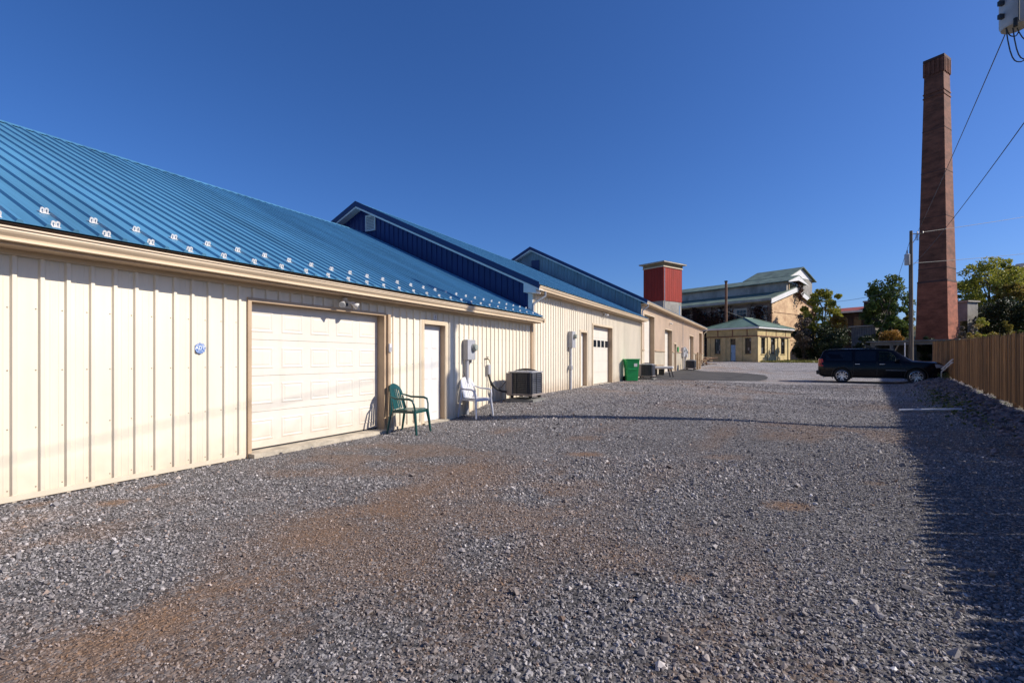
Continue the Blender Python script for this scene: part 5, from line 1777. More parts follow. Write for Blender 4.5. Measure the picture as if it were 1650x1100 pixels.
        for xx in (.72, 1.84):
            MB().bbox(xx - .10, xx + .12, sgn * 1.0, sgn * 1.045, 1.055, 1.085, .006).build('door_handle', M['chrome'], root, world=False)
        MB().bbox(.62, 2.75, sgn * .95, sgn * 1.07, .30, .36, .012).build('running_board', M['suv_trim'], root, world=False)
        MB().bbox(2.0, 2.9, sgn * 1.008, sgn * 1.022, .73, .748, .003).build('side_moulding', M['galv'], root, world=False)
        MB().tube([(-.5, sgn * .66, 1.935), (-.42, sgn * .66, 1.975), (1.5, sgn * .66, 1.985), (1.75, sgn * .66, 1.935)], .018, 6).build('roof_rail', M['suv_trim'], root, world=False, smooth=40)
        mr_ = MB().bbox(2.42, 2.60, sgn * 1.03, sgn * 1.24, 1.22, 1.40, .03)
        mr_.build('wing_mirror', M['suv_black'], root, world=False, smooth=40)
        MB().box(2.415, 2.42, sgn * 1.05, sgn * 1.22, 1.245, 1.385).build('mirror_glass', M['chrome'], root, world=False)
        tl = MB()
        tl.add([(-1.185, sgn * .80, .98), (-1.17, sgn * .80, 1.36), (-1.085, sgn * .80, 1.40), (-1.10, sgn * .80, .98), (-1.02, sgn * 1.0, .93), (-1.0, sgn * .975, 1.36), (-1.16, sgn * .95, .95), (-1.12, sgn * .93, 1.36), (-.90, sgn * 1.012, .95), (-.93, sgn * .965, 1.36)],
               [(0, 6, 7, 1), (6, 4, 5, 7), (4, 8, 9, 5), (1, 7, 5, 9, 2), (0, 3, 8, 4, 6), (0, 1, 2, 3), (3, 2, 9, 8)])
        tl.build('tail_light', M['tail_red'], root, world=False)
        hl = MB()
        hl.add([(4.10, sgn * .98, .90), (4.05, sgn * .985, 1.09), (4.24, sgn * .955, 1.07), (4.28, sgn * .95, .90), (4.39, sgn * .885, .90), (4.385, sgn * .87, 1.035), (4.445, sgn * .74, .90), (4.435, sgn * .72, 1.0), (4.1, sgn * .7, .90), (4.1, sgn * .7, 1.06)],
               [(0, 3, 2, 1), (3, 4, 5, 2), (4, 6, 7, 5), (6, 8, 9, 7), (1, 2, 5, 7, 9), (0, 8, 6, 4, 3), (0, 1, 9, 8)])
        hl.build('headlight', M['head_lens'], root, world=False)
        for x in (0, WB):
            rim_ring = MB()
            pr = [(.47, sgn * .985), (.495, sgn * 1.012), (.505, sgn * 1.02), (.48, sgn * 1.022), (.465, sgn * 1.0)]
            base = len(rim_ring.v); nn = 22
            for (r_, h_) in pr:
                for k in range(nn + 1):
                    a = math.pi * (-.12 + 1.24 * k / nn)
                    rim_ring.v.append((x + math.cos(a) * r_, h_, Rw + .01 + math.sin(a) * r_))
            for i_ in range(len(pr) - 1):
                for k in range(nn):
                    a = base + i_ * (nn + 1) + k
                    rim_ring.f.append((a, a + 1, a + nn + 2, a + nn + 1)); rim_ring.m.append(0)
            rim_ring.build('arch_lip', M['suv_trim'], root, world=False, smooth=True)
    # windscreen, tailgate glass
    MB().add([(2.42, -.66, 1.79), (2.42, .66, 1.79), (3.08, .78, 1.265), (3.08, -.78, 1.265), (2.40, -.66, 1.77), (2.40, .66, 1.77), (3.06, .78, 1.245), (3.06, -.78, 1.245)],
             [(0, 1, 2, 3), (7, 6, 5, 4), (0, 4, 5, 1), (2, 6, 7, 3), (1, 5, 6, 2), (0, 3, 7, 4)]).build('windscreen', M['tint'], root, world=False)
    MB().box(-1.115, -1.0, -.7, .7, 1.24, 1.27).build('tailgate_trim', M['chrome'], root, world=False)
    MB().bbox(-1.27, -1.05, -.96, .96, .46, .70, .04).build('rear_bumper', M['suv_trim'], root, world=False, smooth=40)
    MB().bbox(4.30, 4.52, -.90, .90, .42, .72, .05).build('front_bumper', M['suv_black'], root, world=False, smooth=40)
    MB().bbox(4.40, 4.465, -.62, .62, .74, .99, .01).build('front_grille', M['chrome'], root, world=False)
    MB().tube([(-.62, -.80, .36), (-.95, -.86, .33)], .03, 8).build('exhaust_pipe', M['galv'], root, world=False)
    for x in (.9, 2.0):
        for y in (-.42, .42): MB().bbox(x - .12, x + .02, y - .24, y + .24, 1.22, 1.48, .05).build('seat_back', M['suv_trim'], root, world=False)
    # wheels
    ty = MB().lathe([(.27, -.12), (.36, -.138), (.392, -.125), (.405, -.09), (.405, .09), (.392, .125), (.36, .138), (.27, .12)], 36, (0, 0, 0), 'Y')
    rm_ = MB().lathe([(.285, -.115), (.292, -.125), (.278, -.128), (.262, -.10), (.255, -.03), (.255, .10)], 36, (0, 0, 0), 'Y')
    rm_.lathe([(0, -.105), (.055, -.105), (.06, -.09), (.06, -.06), (0, -.06)], 16, (0, 0, 0), 'Y')
    for k in range(10):
        a = 2 * math.pi * k / 10 + (.09 if k % 2 else -.09)
        c_, s_ = math.cos(a), math.sin(a)
        pr = MB()
        for (r_, hw, y0_) in ((.04, .022, -.10), (.27, .018, -.115)):
            pass
        d = Vector((c_, 0, s_)); t = Vector((-s_, 0, c_))
        p = [d * .04 + t * .022, d * .04 - t * .022, d * .275 - t * .017, d * .275 + t * .017]
        rm_.add([(q.x, -.10 - (.01 if i_ > 1 else 0), q.z) for i_, q in enumerate(p)] + [(q.x, -.07, q.z) for q in p],
                [(0, 1, 2, 3), (7, 6, 5, 4), (0, 4, 5, 1), (1, 5, 6, 2), (2, 6, 7, 3), (3, 7, 4, 0)])
    brake = MB().lathe([(0, -.02), (.19, -.02), (.19, .02), (0, .02)], 24, (0, 0, 0), 'Y')
    back = MB().lathe([(0, .05), (.255, .05), (.255, .09), (0, .09)], 24, (0, 0, 0), 'Y')
    first = None
    for x in (0, WB):
        for sgn in (-1, 1):
            if first is None:
                w = ty.build('wheel', M['tyre'], root, world=False, smooth=40, loc=(x, sgn * .875, Rw))
                r1 = rm_.build('rim', M['alloy'], w, world=False, smooth=30)
                r2 = brake.build('brake_disc', M['galv'], w, world=False)
                r3 = back.build('wheel_back', M['suv_trim'], w, world=False)
                first = w
            else:
                w = dup(first, root); w.location = (x, sgn * .875, Rw)
                if sgn > 0: w.rotation_euler = (0, 0, math.pi)
    return root


build_suv()

# ------------------------------------------------------------------ small cars glimpsed beyond the fence
def small_car(label, loc, rz):
    root = empty('parked_car', loc, rz, label, 'car', 'white vehicles parked beyond the fence')
    st_ = [(-2.1, .75, .35, .75, .80, .66), (-2.0, .84, .28, .90, .98, .72), (-1.5, .88, .24, .93, 1.03, .72), (-1.0, .88, .22, .94, 1.38, .62), (-.2, .88, .22, .93, 1.45, .62), (.6, .88, .22, .92, 1.38, .62), (1.2, .88, .22, .90, .98, .74), (1.9, .84, .24, .82, .86, .72), (2.15, .70, .32, .66, .70, .6)]
    mb = MB(); rn = 0
    for (x, w, z0, zb_, zt_, wt) in st_:
        half = [(0, z0), (w * .9, z0), (w, z0 + .1), (w, zb_), (wt, zt_ - .04), (wt * .6, zt_)]
        ring = [(-y, z) for y, z in half] + [(y, z) for y, z in reversed(half[1:])]
        rn = len(ring); mb.v += [(x, y, z) for y, z in ring]
    for i in range(len(st_) - 1):
        for k in range(rn):
            a = i * rn + k; b = i * rn + (k + 1) % rn
            mb.f.append((a, b, b + rn, a + rn)); mb.m.append(0)
    mb.f.append(tuple(range(rn))); mb.m.append(0); mb.f.append(tuple((len(st_) - 1) * rn + k for k in reversed(range(rn)))); mb.m.append(0)
    mb.build('body', M['white_paint'], root, world=False, smooth=35)
    for sgn in (-1, 1):
        for (xa, xb) in ((-.95, -.15), (-.08, .75)):
            MB().add([(xa, sgn * .875, .96), (xb, sgn * .875, .96), (xb - (.25 if xb > .5 else 0), sgn * .655, 1.34), (xa + (.1 if xa < -.5 else 0), sgn * .655, 1.34)], [(0, 1, 2, 3)]).build('side_window', M['tint'], root, world=False)
        for x in (-1.3, 1.35):
            w = MB().lathe([(.2, -.1), (.29, -.11), (.31, -.07), (.31, .07), (.29, .11), (.2, .1)], 20, (0, 0, 0), 'Y').build('wheel', M['tyre'], root, world=False, loc=(x, sgn * .80, .31), smooth=40)
            MB().lathe([(0, -.09), (.2, -.095), (.2, .095), (0, .09)], 14, (0, 0, 0), 'Y').build('rim', M['alloy'], w, world=False)
    return root


q_ = at(1600, 577, 31)
car1 = small_car('white car whose roof just shows over the fence boards', (q_.x, q_.y, CAM_H + 30 * 31 / 800 - 1.43), R(20))
q_ = at(1652, 577, 44)
copy_thing(car1, (q_.x, q_.y, g(q_.x, q_.y) + .9), R(-10), 'white car at the photo edge above the fence beneath the trees')

# ------------------------------------------------------------------ things along the wall
def ac_unit(name, label, x, y, z, rz=0., s=.76, h=.74, panel=True):
    """air conditioner condenser: local x towards the lot, near corner post etc."""
    root = empty(name, (x, y, z), rz, label, 'air conditioner', 'condensers along the wall')
    MB().bbox(-s / 2 - .04, s / 2 + .04, -s / 2 - .04, s / 2 + .04, -.25, .012, .006).build('pad', M['concrete_dark'], root, world=False)
    for dx in (-1, 1):
        for dy in (-1, 1): MB().box(dx * s * .36 - .035, dx * s * .36 + .035, dy * s * .36 - .035, dy * s * .36 + .035, .031, .10).build('foot', M['rubber'], root, world=False)
    MB().bbox(-s / 2, s / 2, -s / 2, s / 2, .10, .155, .02).build('base_pan', M['ac_panel'], root, world=False)
    def rr(hs, rad, n=5):
        out = []
        for (cx, cy, a0) in ((hs - rad, hs - rad, 0), (-hs + rad, hs - rad, 90), (-hs + rad, -hs + rad, 180), (hs - rad, -hs + rad, 270)):
            for k in range(n + 1):
                a = R(a0 + 90 * k / n)
                out.append((cx + math.cos(a) * rad, cy + math.sin(a) * rad))
        return out
    core = rr(s / 2 - .03, .10)
    MB().prism(core, 'Z', .155, h - .03).build('coil', M['grille_back'], root, world=False, smooth=40)
    lou = rr(s / 2 - .008, .12)
    inn = rr(s / 2 - .028, .10)
    nb = 11
    for k in range(nb):
        z0 = .165 + (h - .205) * k / nb
        z1 = z0 + (h - .205) / nb * .62
        n = len(lou)
        mb = MB()
        mb.add([(a, b, z0) for a, b in lou] + [(a, b, z1) for a, b in inn] + [(a, b, z0 - .003) for a, b in lou], [(i, (i + 1) % n, (i + 1) % n + n, i + n) for i in range(n)] + [(i + 2 * n, (i + 1) % n + 2 * n, (i + 1) % n, i) for i in range(n)])
        mb.build('louvre', M['grille'], root, world=False, smooth=60)
    bars = MB()
    for t in (-.10, .22):
        for (a, b) in ((t, -s / 2 + .004), (s / 2 - .004, t)):
            bars.box(a - .006, a + .006, b - .006, b + .006, .16, h - .05)
    for (a, b) in ((s / 2 - .045, -s / 2 + .045),): bars.tube([(a, b, .15), (a, b, h - .03)], .045, 8)
    bars.build('guard_bars', M['grille'], root, world=False)
    top = rr(s / 2 + .004, .12)
    MB().prism(top, 'Z', h - .03, h).build('top_rim', M['galv'], root, world=False, smooth=40)
    tp = MB()
    tp.lathe([(s * .44, h), (s * .42, h + .012), (s * .40, h + .012), (s * .38, h - .008), (0, h - .008)], 26)
    for k in range(1, 5): pass
    tp.build('fan_shroud', M['grey_paint'], root, world=False, smooth=40)
    fg = MB()
    rm0 = s * .43
    dome = lambda r_: h + .075 * (1 - (r_ / rm0) ** 2)
    for k in range(6):
        r_ = rm0 * (.12 + .172 * k)
        fg.tube([(math.cos(2 * math.pi * i / 20) * r_, math.sin(2 * math.pi * i / 20) * r_, dome(r_)) for i in range(21)], .0045, 4)
    for k in range(6):
        a = math.pi * k / 6
        fg.tube([(math.cos(a) * t * rm0, math.sin(a) * t * rm0, dome(abs(t) * rm0)) for t in (-1, -.75, -.5, -.25, 0, .25, .5, .75, 1)], .006, 4)
    fg.build('fan_guard', M['black_metal'], root, world=False)
    if panel:
        MB().bbox(-s / 2 - .015, -s / 2 + .17, -s / 2 - .012, -s / 2 + .16, .13, h - .04, .01).build('service_panel', M['ac_panel'], root, world=False)
    return root


ac1 = ac_unit('air_conditioner', 'dark louvred condenser with tan panel at the corner of the near workshop', -5.90, 12.03, .33)
ac_unit('air_conditioner', 'dark louvred condenser tucked behind the green wheeled bin', -5.85, 26.4, .37)
ac_unit('air_conditioner', 'dark louvred condenser beside the wooden posts along the tan warehouse', -5.7, 41.0, .52, panel=False)

# refrigerant line and conduit of the near condenser
ls = MB()
ls.tube([(WX + .04, 11.23, 1.18), (WX + .05, 11.23, .95), (WX + .10, 11.28, .72), (WX + .2, 11.36, .62), (-6.36, 11.52, .545), (-6.27, 11.62, .53)], .026, 8)
ls.tube([(WX + .05, 11.20, 1.02), (WX + .09, 11.25, .80), (WX + .18, 11.33, .66), (-6.38, 11.5, .58)], .016, 6)
tag(ls.build('refrigerant_line', M['rubber'], None, smooth=50), 'black insulated refrigerant line curving from wall to near condenser', 'pipe')
cw = MB().tube([(WX + .04, 11.27, .9), (-6.45, 11.42, .60), (-6.36, 11.52, .66), (-6.29, 11.62, .80)], .012, 6)
tag(cw.build('electric_whip', M['black_metal'], None, smooth=50), 'thin black electric whip looping up to near condenser', 'cable')
dbx = MB().bbox(WX + .02, WX + .09, 11.15, 11.27, 1.0, 1.25, .01)
tag(dbx.build('disconnect_box', M['grey_paint'], None), 'small dark disconnect box on wall above the refrigerant line', 'electric box')

# electric meters
mt1 = empty('electric_meter', (WX, 10.23, 1.6), 0, 'grey electric meter box with round glass dial above the white chair', 'electric meter', 'electric meters on the workshops')
bx_ = MB().bbox(WX + .02, WX + .155, 10.05, 10.41, 1.38, 1.87, .012).build('meter_box', M['grey_paint'], mt1)
dl = MB().lathe([(0, .0), (.085, 0), (.09, .02), (.085, .07), (.07, .095), (0, .10)], 24, (WX + .156, 10.31, 1.68), 'X').build('meter_dial', M['meter_glass'], mt1, smooth=35)
MB().lathe([(.092, 0), (.105, 0), (.105, .025), (.092, .025)], 24, (WX + .157, 10.31, 1.68), 'X').build('dial_ring', M['galv'], mt1)
MB().tube([(WX + .075, 10.13, 1.38), (WX + .075, 10.13, .05)], .05, 12).build('conduit', M['grey_paint'], mt1, smooth=40)
MB().tube([(WX + .06, 10.34, 1.38), (WX + .06, 10.34, 1.30)], .025, 8).build('conduit', M['galv'], mt1, smooth=40)
MB().box(WX + .021, WX + .04, 10.06, 10.20, 1.0, 1.04).build('pipe_strap', M['galv'], mt1)
mt2 = empty('electric_meter', (WX, 17.05, 2.1), 0, 'grey electric meter box with conduit beside the narrow door of the taller workshop', 'electric meter', 'electric meters on the workshops')
MB().bbox(WX + .02, WX + .20, 16.96, 17.30, 1.80, 2.40, .012).build('meter_box', M['grey_paint'], mt2)
MB().lathe([(0, .0), (.085, 0), (.09, .02), (.085, .07), (.07, .095), (0, .10)], 24, (WX + .201, 17.14, 2.22), 'X').build('meter_dial', M['meter_glass'], mt2, smooth=35)
MB().tube([(WX + .10, 17.02, 1.80), (WX + .10, 17.02, .2)], .055, 12).build('conduit', M['grey_paint'], mt2, smooth=40)
MB().bbox(WX + .03, WX + .17, 16.95, 17.09, 1.0, 1.15, .01).build('junction_box', M['grey_paint'], mt2)
mt3 = empty('electric_meter', (WX, 43.6, 1.6), 0, 'cluster of grey meter boxes on the tan warehouse wall', 'electric meter', 'electric meters on the workshops')
for (a, b, p, q) in ((42.4, 43.1, 1.55, 2.3), (43.3, 43.8, 1.7, 2.35), (44.1, 44.6, 1.5, 2.2)):
    MB().bbox(WX + .02, WX + .2, a, b, p, q, .012).build('meter_box', M['grey_paint'], mt3)
    MB().tube([(WX + .08, (a + b) / 2, p), (WX + .08, (a + b) / 2, .4)], .04, 8).build('conduit', M['grey_paint'], mt3)
    MB().lathe([(0, 0), (.09, 0), (.09, .07), (0, .09)], 16, (WX + .201, (a + b) / 2, (p + q) / 2 + .1), 'X').build('meter_dial', M['meter_glass'], mt3)
bb3 = MB().bbox(WX + .02, WX + .12, 40.3, 40.55, 1.9, 2.3, .01)
tag(bb3.build('breaker_box', M['cart_green'], None), 'small green box on the tan warehouse wall beside its entry door', 'electric box')

# spigot
spg = empty('wall_spigot', (WX, 11.13, 1.38), 0, 'small dark water spigot on the cream wall', 'tap')
MB().tube([(WX + .0, 11.13, 1.40), (WX + .09, 11.13, 1.40), (WX + .13, 11.13, 1.36), (WX + .145, 11.13, 1.30)], .014, 8).build('spout', M['brass'], spg, smooth=40)
MB().lathe([(0, 0), (.035, 0), (.035, .012), (0, .012)], 12, (WX + .07, 11.13, 1.445), 'Z').build('handle', M['brass'], spg)
MB().tube([(WX + .07, 11.13, 1.40), (WX + .07, 11.13, 1.45)], .008, 6).build('stem', M['brass'], spg)

# flood lights
def flood(label, y, z, x=WX + .06):
    root = empty('flood_light', (x, y, z), 0, label, 'lamp', 'flood lights under the eaves')
    MB().lathe([(0, .02), (.05, .02), (.055, -.005), (.03, -.02), (0, -.02)], 16, (x, y, z + .05)).build('mount', M['white_trim'], root, smooth=40)
    for (dy, dx) in ((-.10, .05), (.10, .05)):
        a = Vector((x, y, z + .03)); b = Vector((x + dx, y + dy, z)); d = Vector((.55, dy * 5, -.45)).normalized()
        hd = MB().tube([a, b], .012, 6).tube([b - d * .01, b + d * .04, b + d * .10, b + d * .13], [.022, .03, .052, .056], 14)
        h_ = hd.build('lamp_head', M['white_trim'], root, smooth=40)
        MB().tube([b + d * .131, b + d * .136], [.050, .045], 14).build('lens', M['lens'], h_)
    MB().bbox(x - .01, x + .06, y - .03, y + .03, z - .07, z - .015, .01).build('motion_sensor', M['black_metal'], root)
    return root


fl1 = flood('twin head flood light above the wide garage door', 6.27, 2.39)
flood('twin head flood light under the eave of the taller workshop', 21.2, 3.37)
flood('small flood light high on the tan warehouse wall', 37.0, 3.95)

# keypad, door number, window sticker
kp = empty('garage_keypad', (WX + .07, G1[1] + .10, 1.62), 0, 'small white keypad on the garage door post', 'keypad')
MB().bbox(WX + .076, WX + .105, G1[1] + .063, G1[1] + .134, 1.54, 1.70, .006).build('housing', M['white_plastic'], kp)
MB().box(WX + .1052, WX + .108, G1[1] + .075, G1[1] + .122, 1.56, 1.63).build('button_pad', M['grey_paint'], kp)
npl = empty('number_plate', (WX + .03, 8.93, 2.32), 0, 'small white number plate fixed over the entry door', 'sign')
MB().bbox(WX + .022, WX + .034, 8.87, 8.98, 2.27, 2.38, .003).build('plate', M['white_trim'], npl)


def lettering(txt, size, loc, rot, m, parent, ext=.0006):
    cu = bpy.data.curves.new('lettering', 'FONT'); cu.body = txt; cu.size = size; cu.align_x = 'CENTER'; cu.align_y = 'CENTER'; cu.extrude = ext
    cu.offset = size * .012
    tmp = bpy.data.objects.new('lettering', cu); col.objects.link(tmp)
    bpy.context.view_layer.update()
    me = bpy.data.meshes.new_from_object(tmp.evaluated_get(bpy.context.evaluated_depsgraph_get()))
    bpy.data.objects.remove(tmp)
    me.materials.clear(); me.materials.append(m)
    o = link('lettering', me, parent)
    o.location = Vector(loc) - parent.location; o.rotation_euler = rot
    return o


lettering('1', .09, (WX + .0355, 8.925, 2.325), (R(90), 0, R(90)), M['black_metal'], npl)
sk = empty('security_sticker', (WX, 3.842, 1.55), 0, 'round blue security sticker with white lettering on the cream wall', 'sign')
pts = []
for k in range(32):
    a = 2 * math.pi * k / 32
    r_ = .072 if k % 4 < 2 else .067
    pts.append((3.842 + math.cos(a) * r_, 1.55 + math.sin(a) * r_))
MB().prism(pts, 'X', WX + .0225, WX + .0235).build('disc', M['sticker_blue'], sk)
mb = MB()
mb.lathe([(.058, .0), (.061, .0), (.061, .0006), (.058, .0006)], 32, (WX + .0236, 3.842, 1.55), 'X')
mb.build('border', M['sticker_white'], sk)
lettering('ADT', .062, (WX + .0243, 3.842, 1.553), (R(90), 0, R(90)), M['sticker_white'], sk)
lettering('SECURITY', .018, (WX + .0243, 3.842, 1.585), (R(90), 0, R(90)), M['sticker_white'], sk)
lettering('SERVICES', .016, (WX + .0243, 3.842, 1.518), (R(90), 0, R(90)), M['sticker_white'], sk)


# ------------------------------------------------------------------ plastic garden chairs
def garden_chair(label, x, y, z, rz, m, seat_h=.45, top=.93):
    """facing local +x"""
    root = empty('garden_chair', (x, y, z), rz, label, 'chair', 'plastic garden chairs by the entry door')
    w, d = .24, .23
    # seat: slightly dished sheet with rolled front
    nxs, nys = 9, 9
    mb = MB()
    vt = []
    for i in range(nxs):
        u = i / (nxs - 1)
        for j in range(nys):
            t = -1 + 2 * j / (nys - 1)
            xx = -d + 2 * d * u
            zz = seat_h - .018 * (1 - t * t) * math.sin(math.pi * min(1, u * 1.1)) + .012 * u - (.035 * max(0, (u - .86) / .14) ** 2)
            vt.append((xx, t * (w + .02 * u), zz))
    n = nxs * nys
    fs = [(i * nys + j, (i + 1) * nys + j, (i + 1) * nys + j + 1, i * nys + j + 1) for i in range(nxs - 1) for j in range(nys - 1)]
    mb.add(vt, fs); mb.add([(a, b, c - .006) for a, b, c in vt], [tuple(reversed(f)) for f in fs])
    # skirt
    for s_ in (-1, 1): mb.box(-d, d, s_ * (w - .0), s_ * (w + .012), seat_h - .055, seat_h - .005)
    mb.box(d - .012, d + .002, -w - .015, w + .015, seat_h - .06, seat_h - .03)
    mb.build('seat', m, root, world=False, smooth=35)
    # back: arch with broad top rail and slats
    rec = .13
    def bp(t, zf):
        """t across -1..1, zf 0..1 up"""
        zz = seat_h + .01 + (top - seat_h - .01) * zf
        return Vector((-d - rec * zf - .035 * (1 - t * t), t * (w - .005 - .02 * zf), zz))
    br = MB()
    nt_ = 17
    outer, inner = [], []
    for k in range(nt_):
        a = math.pi * k / (nt_ - 1)
        t = -math.cos(a)
        zo = .52 + .48 * math.sin(a) ** .75
        zi = .50 + .30 * math.sin(a) ** .8
        outer.append((t, zo)); inner.append((t * .84, zi))
    vo_ = [bp(t, zf) for t, zf in outer]; vi_ = [bp(t, zf) for t, zf in inner]
    th = Vector((.012, 0, .004))
    vv = vo_ + vi_ + [p + th for p in vo_] + [p + th for p in vi_]
    f_ = []
    for k in range(nt_ - 1):
        f_ += [(k, k + 1, nt_ + k + 1, nt_ + k), (2 * nt_ + k + 1, 2 * nt_ + k, 3 * nt_ + k, 3 * nt_ + k + 1), (k, 2 * nt_ + k, 2 * nt_ + k + 1, k + 1), (nt_ + k, nt_ + k + 1, 3 * nt_ + k + 1, 3 * nt_ + k)]
    br.add(vv, f_)
    back = br.build('backrest', m, root, world=False, smooth=45)
    for k in range(7):
        t = -.72 + 1.44 * k / 6
        zi = .52 + .30 * math.sqrt(max(0, 1 - t * t))
        sl = MB()
        hw = .021
        L0, L1 = [], []
        for q in range(6):
            zf = -.01 + (zi + .03) * q / 5
            p = bp(t, zf)
            L0.append(p + Vector((0, -hw, 0))); L1.append(p + Vector((0, hw, 0)))
        nn = 6
        sl.add(L0 + L1 + [p + Vector((.008, 0, 0)) for p in L0] + [p + Vector((.008, 0, 0)) for p in L1],
               [f for q in range(nn - 1) for f in ((q, q + 1, nn + q + 1, nn + q), (2 * nn + q + 1, 2 * nn + q, 3 * nn + q, 3 * nn + q + 1), (q, 2 * nn + q, 2 * nn + q + 1, q + 1), (nn + q, nn + q + 1, 3 * nn + q + 1, 3 * nn + q))])
        sl.build('slat', m, back, world=False)
    # arms and legs
    ah = seat_h + .215
    for s_ in (-1, 1):
        st_ = bp(s_ * .98, .55)
        arm = MB()
        path = [st_, Vector((-d - .02, s_ * (w + .035), ah + .03)), Vector((-d + .08, s_ * (w + .05), ah)), Vector((d - .10, s_ * (w + .05), ah - .005)), Vector((d - .03, s_ * (w + .048), ah - .03)), Vector((d + .0, s_ * (w + .035), ah - .12)), Vector((d + .012, s_ * (w + .012), seat_h - .02))]
        arm.tube(path, [.014, .017, .020, .022, .021, .017, .016], 8)
        arm.build('arm', m, root, world=False, smooth=50)
        fl_ = MB().tube([(d - .005, s_ * (w + .005), seat_h - .01), (d + .03, s_ * (w + .028), .2), (d + .05, s_ * (w + .04), 0)], [.034, .026, .021], 8)
        fl_.build('leg', m, root, world=False, smooth=50)
        rl = MB().tube([tuple(bp(s_ * .97, .50)), (-d - .03, s_ * (w + .01), seat_h), (-d - .075, s_ * (w + .025), .2), (-d - .11, s_ * (w + .035), 0)], [.016, .027, .025, .02], 8)
        rl.build('leg', m, root, world=False, smooth=50)
    MB().box(-d - .01, -d + .02, -w, w, seat_h - .06, seat_h - .006).build('back_rail', m, root, world=False)
    return root


garden_chair('dark green plastic garden chair beside the garage door post', -6.13, 7.50, .0, R(10), M['green_plastic'])
garden_chair('white plastic garden chair under the electric meter', -6.19, 9.98, g(-6.19, 9.98) - .01, R(-14), M['white_plastic'])

# ------------------------------------------------------------------ green wheeled bin
def bin_(x, y, z, rz):
    root = empty('wheeled_bin', (x, y, z), rz, 'bright green wheeled rubbish bin against the cream wall', 'rubbish bin')
    mb = MB()
    b0 = [(-.22, -.25), (.24, -.25), (.24, .25), (-.22, .25)]
    b1_ = [(-.30, -.30), (.31, -.30), (.31, .30), (-.30, .30)]
    zs_ = [(.06, 0), (.55, .5), (.93, .92), (.96, 1.06), (1.0, 1.06)]
    for (zz, t) in zs_:
        mb.v += [(p[0] + (q[0] - p[0]) * t, p[1] + (q[1] - p[1]) * t, zz) for p, q in zip(b0, b1_)]
    for i in range(len(zs_) - 1):
        for k in range(4): mb.f.append((i * 4 + k, i * 4 + (k + 1) % 4, i * 4 + 4 + (k + 1) % 4, i * 4 + 4 + k)); mb.m.append(0)
    mb.f.append((3, 2, 1, 0)); mb.m.append(0)
    mb.f.append((16, 17, 18, 19)); mb.m.append(0)
    body = mb.build('body', M['cart_green'], root, world=False)
    bm = bmesh.new(); bm.from_mesh(body.data)
    bmesh.ops.bevel(bm, geom=[e for e in bm.edges if abs((e.verts[0].co - e.verts[1].co).normalized().z) > .7], offset=.03, segments=3, affect='EDGES')
    bm.to_mesh(body.data); bm.free()
    MB().bbox(-.36, .36, -.33, .33, 1.002, 1.05, .018).build('lid', M['cart_green'], root, world=False, smooth=40)
    MB().tube([(-.36, -.24, .99), (-.42, -.24, 1.0), (-.42, .24, 1.0), (-.36, .24, .99)], .018, 8).build('handle', M['cart_green'], root, world=False, smooth=40)
    MB().bbox(.26, .30, -.2, .2, .55, .60, .01).build('lift_bar', M['cart_green'], root, world=False)
    MB().box(.302, .3035, .05, .20, .70, .84).build('white_patch', M['white_trim'], root, world=False)  # small white patch on one side of the body
    for s_ in (-1, 1):
        w = MB().lathe([(.04, -.035), (.11, -.035), (.13, -.02), (.13, .02), (.11, .035), (.04, .035)], 18, (0, 0, 0), 'Y').build('wheel', M['rubber'], root, world=False, loc=(-.24, s_ * .27, .13), smooth=40)
        MB().lathe([(0, -.03), (.045, -.036), (.045, .036), (0, .03)], 12, (0, 0, 0), 'Y').build('hub', M['cart_green'], w, world=False)
    MB().tube([(-.24, -.26, .13), (-.24, .26, .13)], .015, 6).build('axle', M['black_metal'], root, world=False)
    return root


wb = bin_(-6.17, 24.4, g(-6.17, 24.4) - .03, R(-62))
wb.scale = (1.07, 1.07, 1.07)

# ------------------------------------------------------------------ patio table, posts, boards by the far building
tb_ = empty('patio_table', (-5.75, 28.9, g(-5.75, 28.9)), R(8), 'white topped patio table with curved dark iron legs', 'table')
MB().bbox(-.80, .80, -.45, .45, .47, .60, .05).build('table_top', M['cloth_white'], tb_, world=False)
for (sx2, sy2) in ((-1, -1), (1, -1), (-1, 1), (1, 1)):
    for off_ in (.0, .16):
        MB().tube([(sx2 * (.25 + off_), sy2 * .3, .56), (sx2 * (.50 + off_), sy2 * .36, .48), (sx2 * (.58 + off_), sy2 * .4, .25), (sx2 * (.64 + off_), sy2 * .43, 0)], .018, 6).build('leg', M['black_metal'], tb_, world=False, smooth=50)
MB().tube([(-.3, 0, .54), (.3, 0, .54)], .015, 6).build('stretcher', M['black_metal'], tb_, world=False)
bn = empty('stacked_bench', (-6.1, 30.5, g(-6.1, 30.5)), R(80), 'low dark bench stacked with brown boards behind the patio table', 'bench')
MB().bbox(-.7, .7, -.2, .2, .40, .45, .01).build('seat', M['post_wood'], bn, world=False)
for a in (-.55, .55): MB().box(a - .03, a + .03, -.17, .17, 0, .40).build('leg', M['black_metal'], bn, world=False)
for k in range(4): MB().box(-.65 + .05 * k, .5 + .04 * k, -.18 + .02 * k, .15 - .02 * k, .452 + k * .05, .50 + k * .05).build('board', M['post_wood'] if k % 2 else M['pole_wood'], bn, world=False)
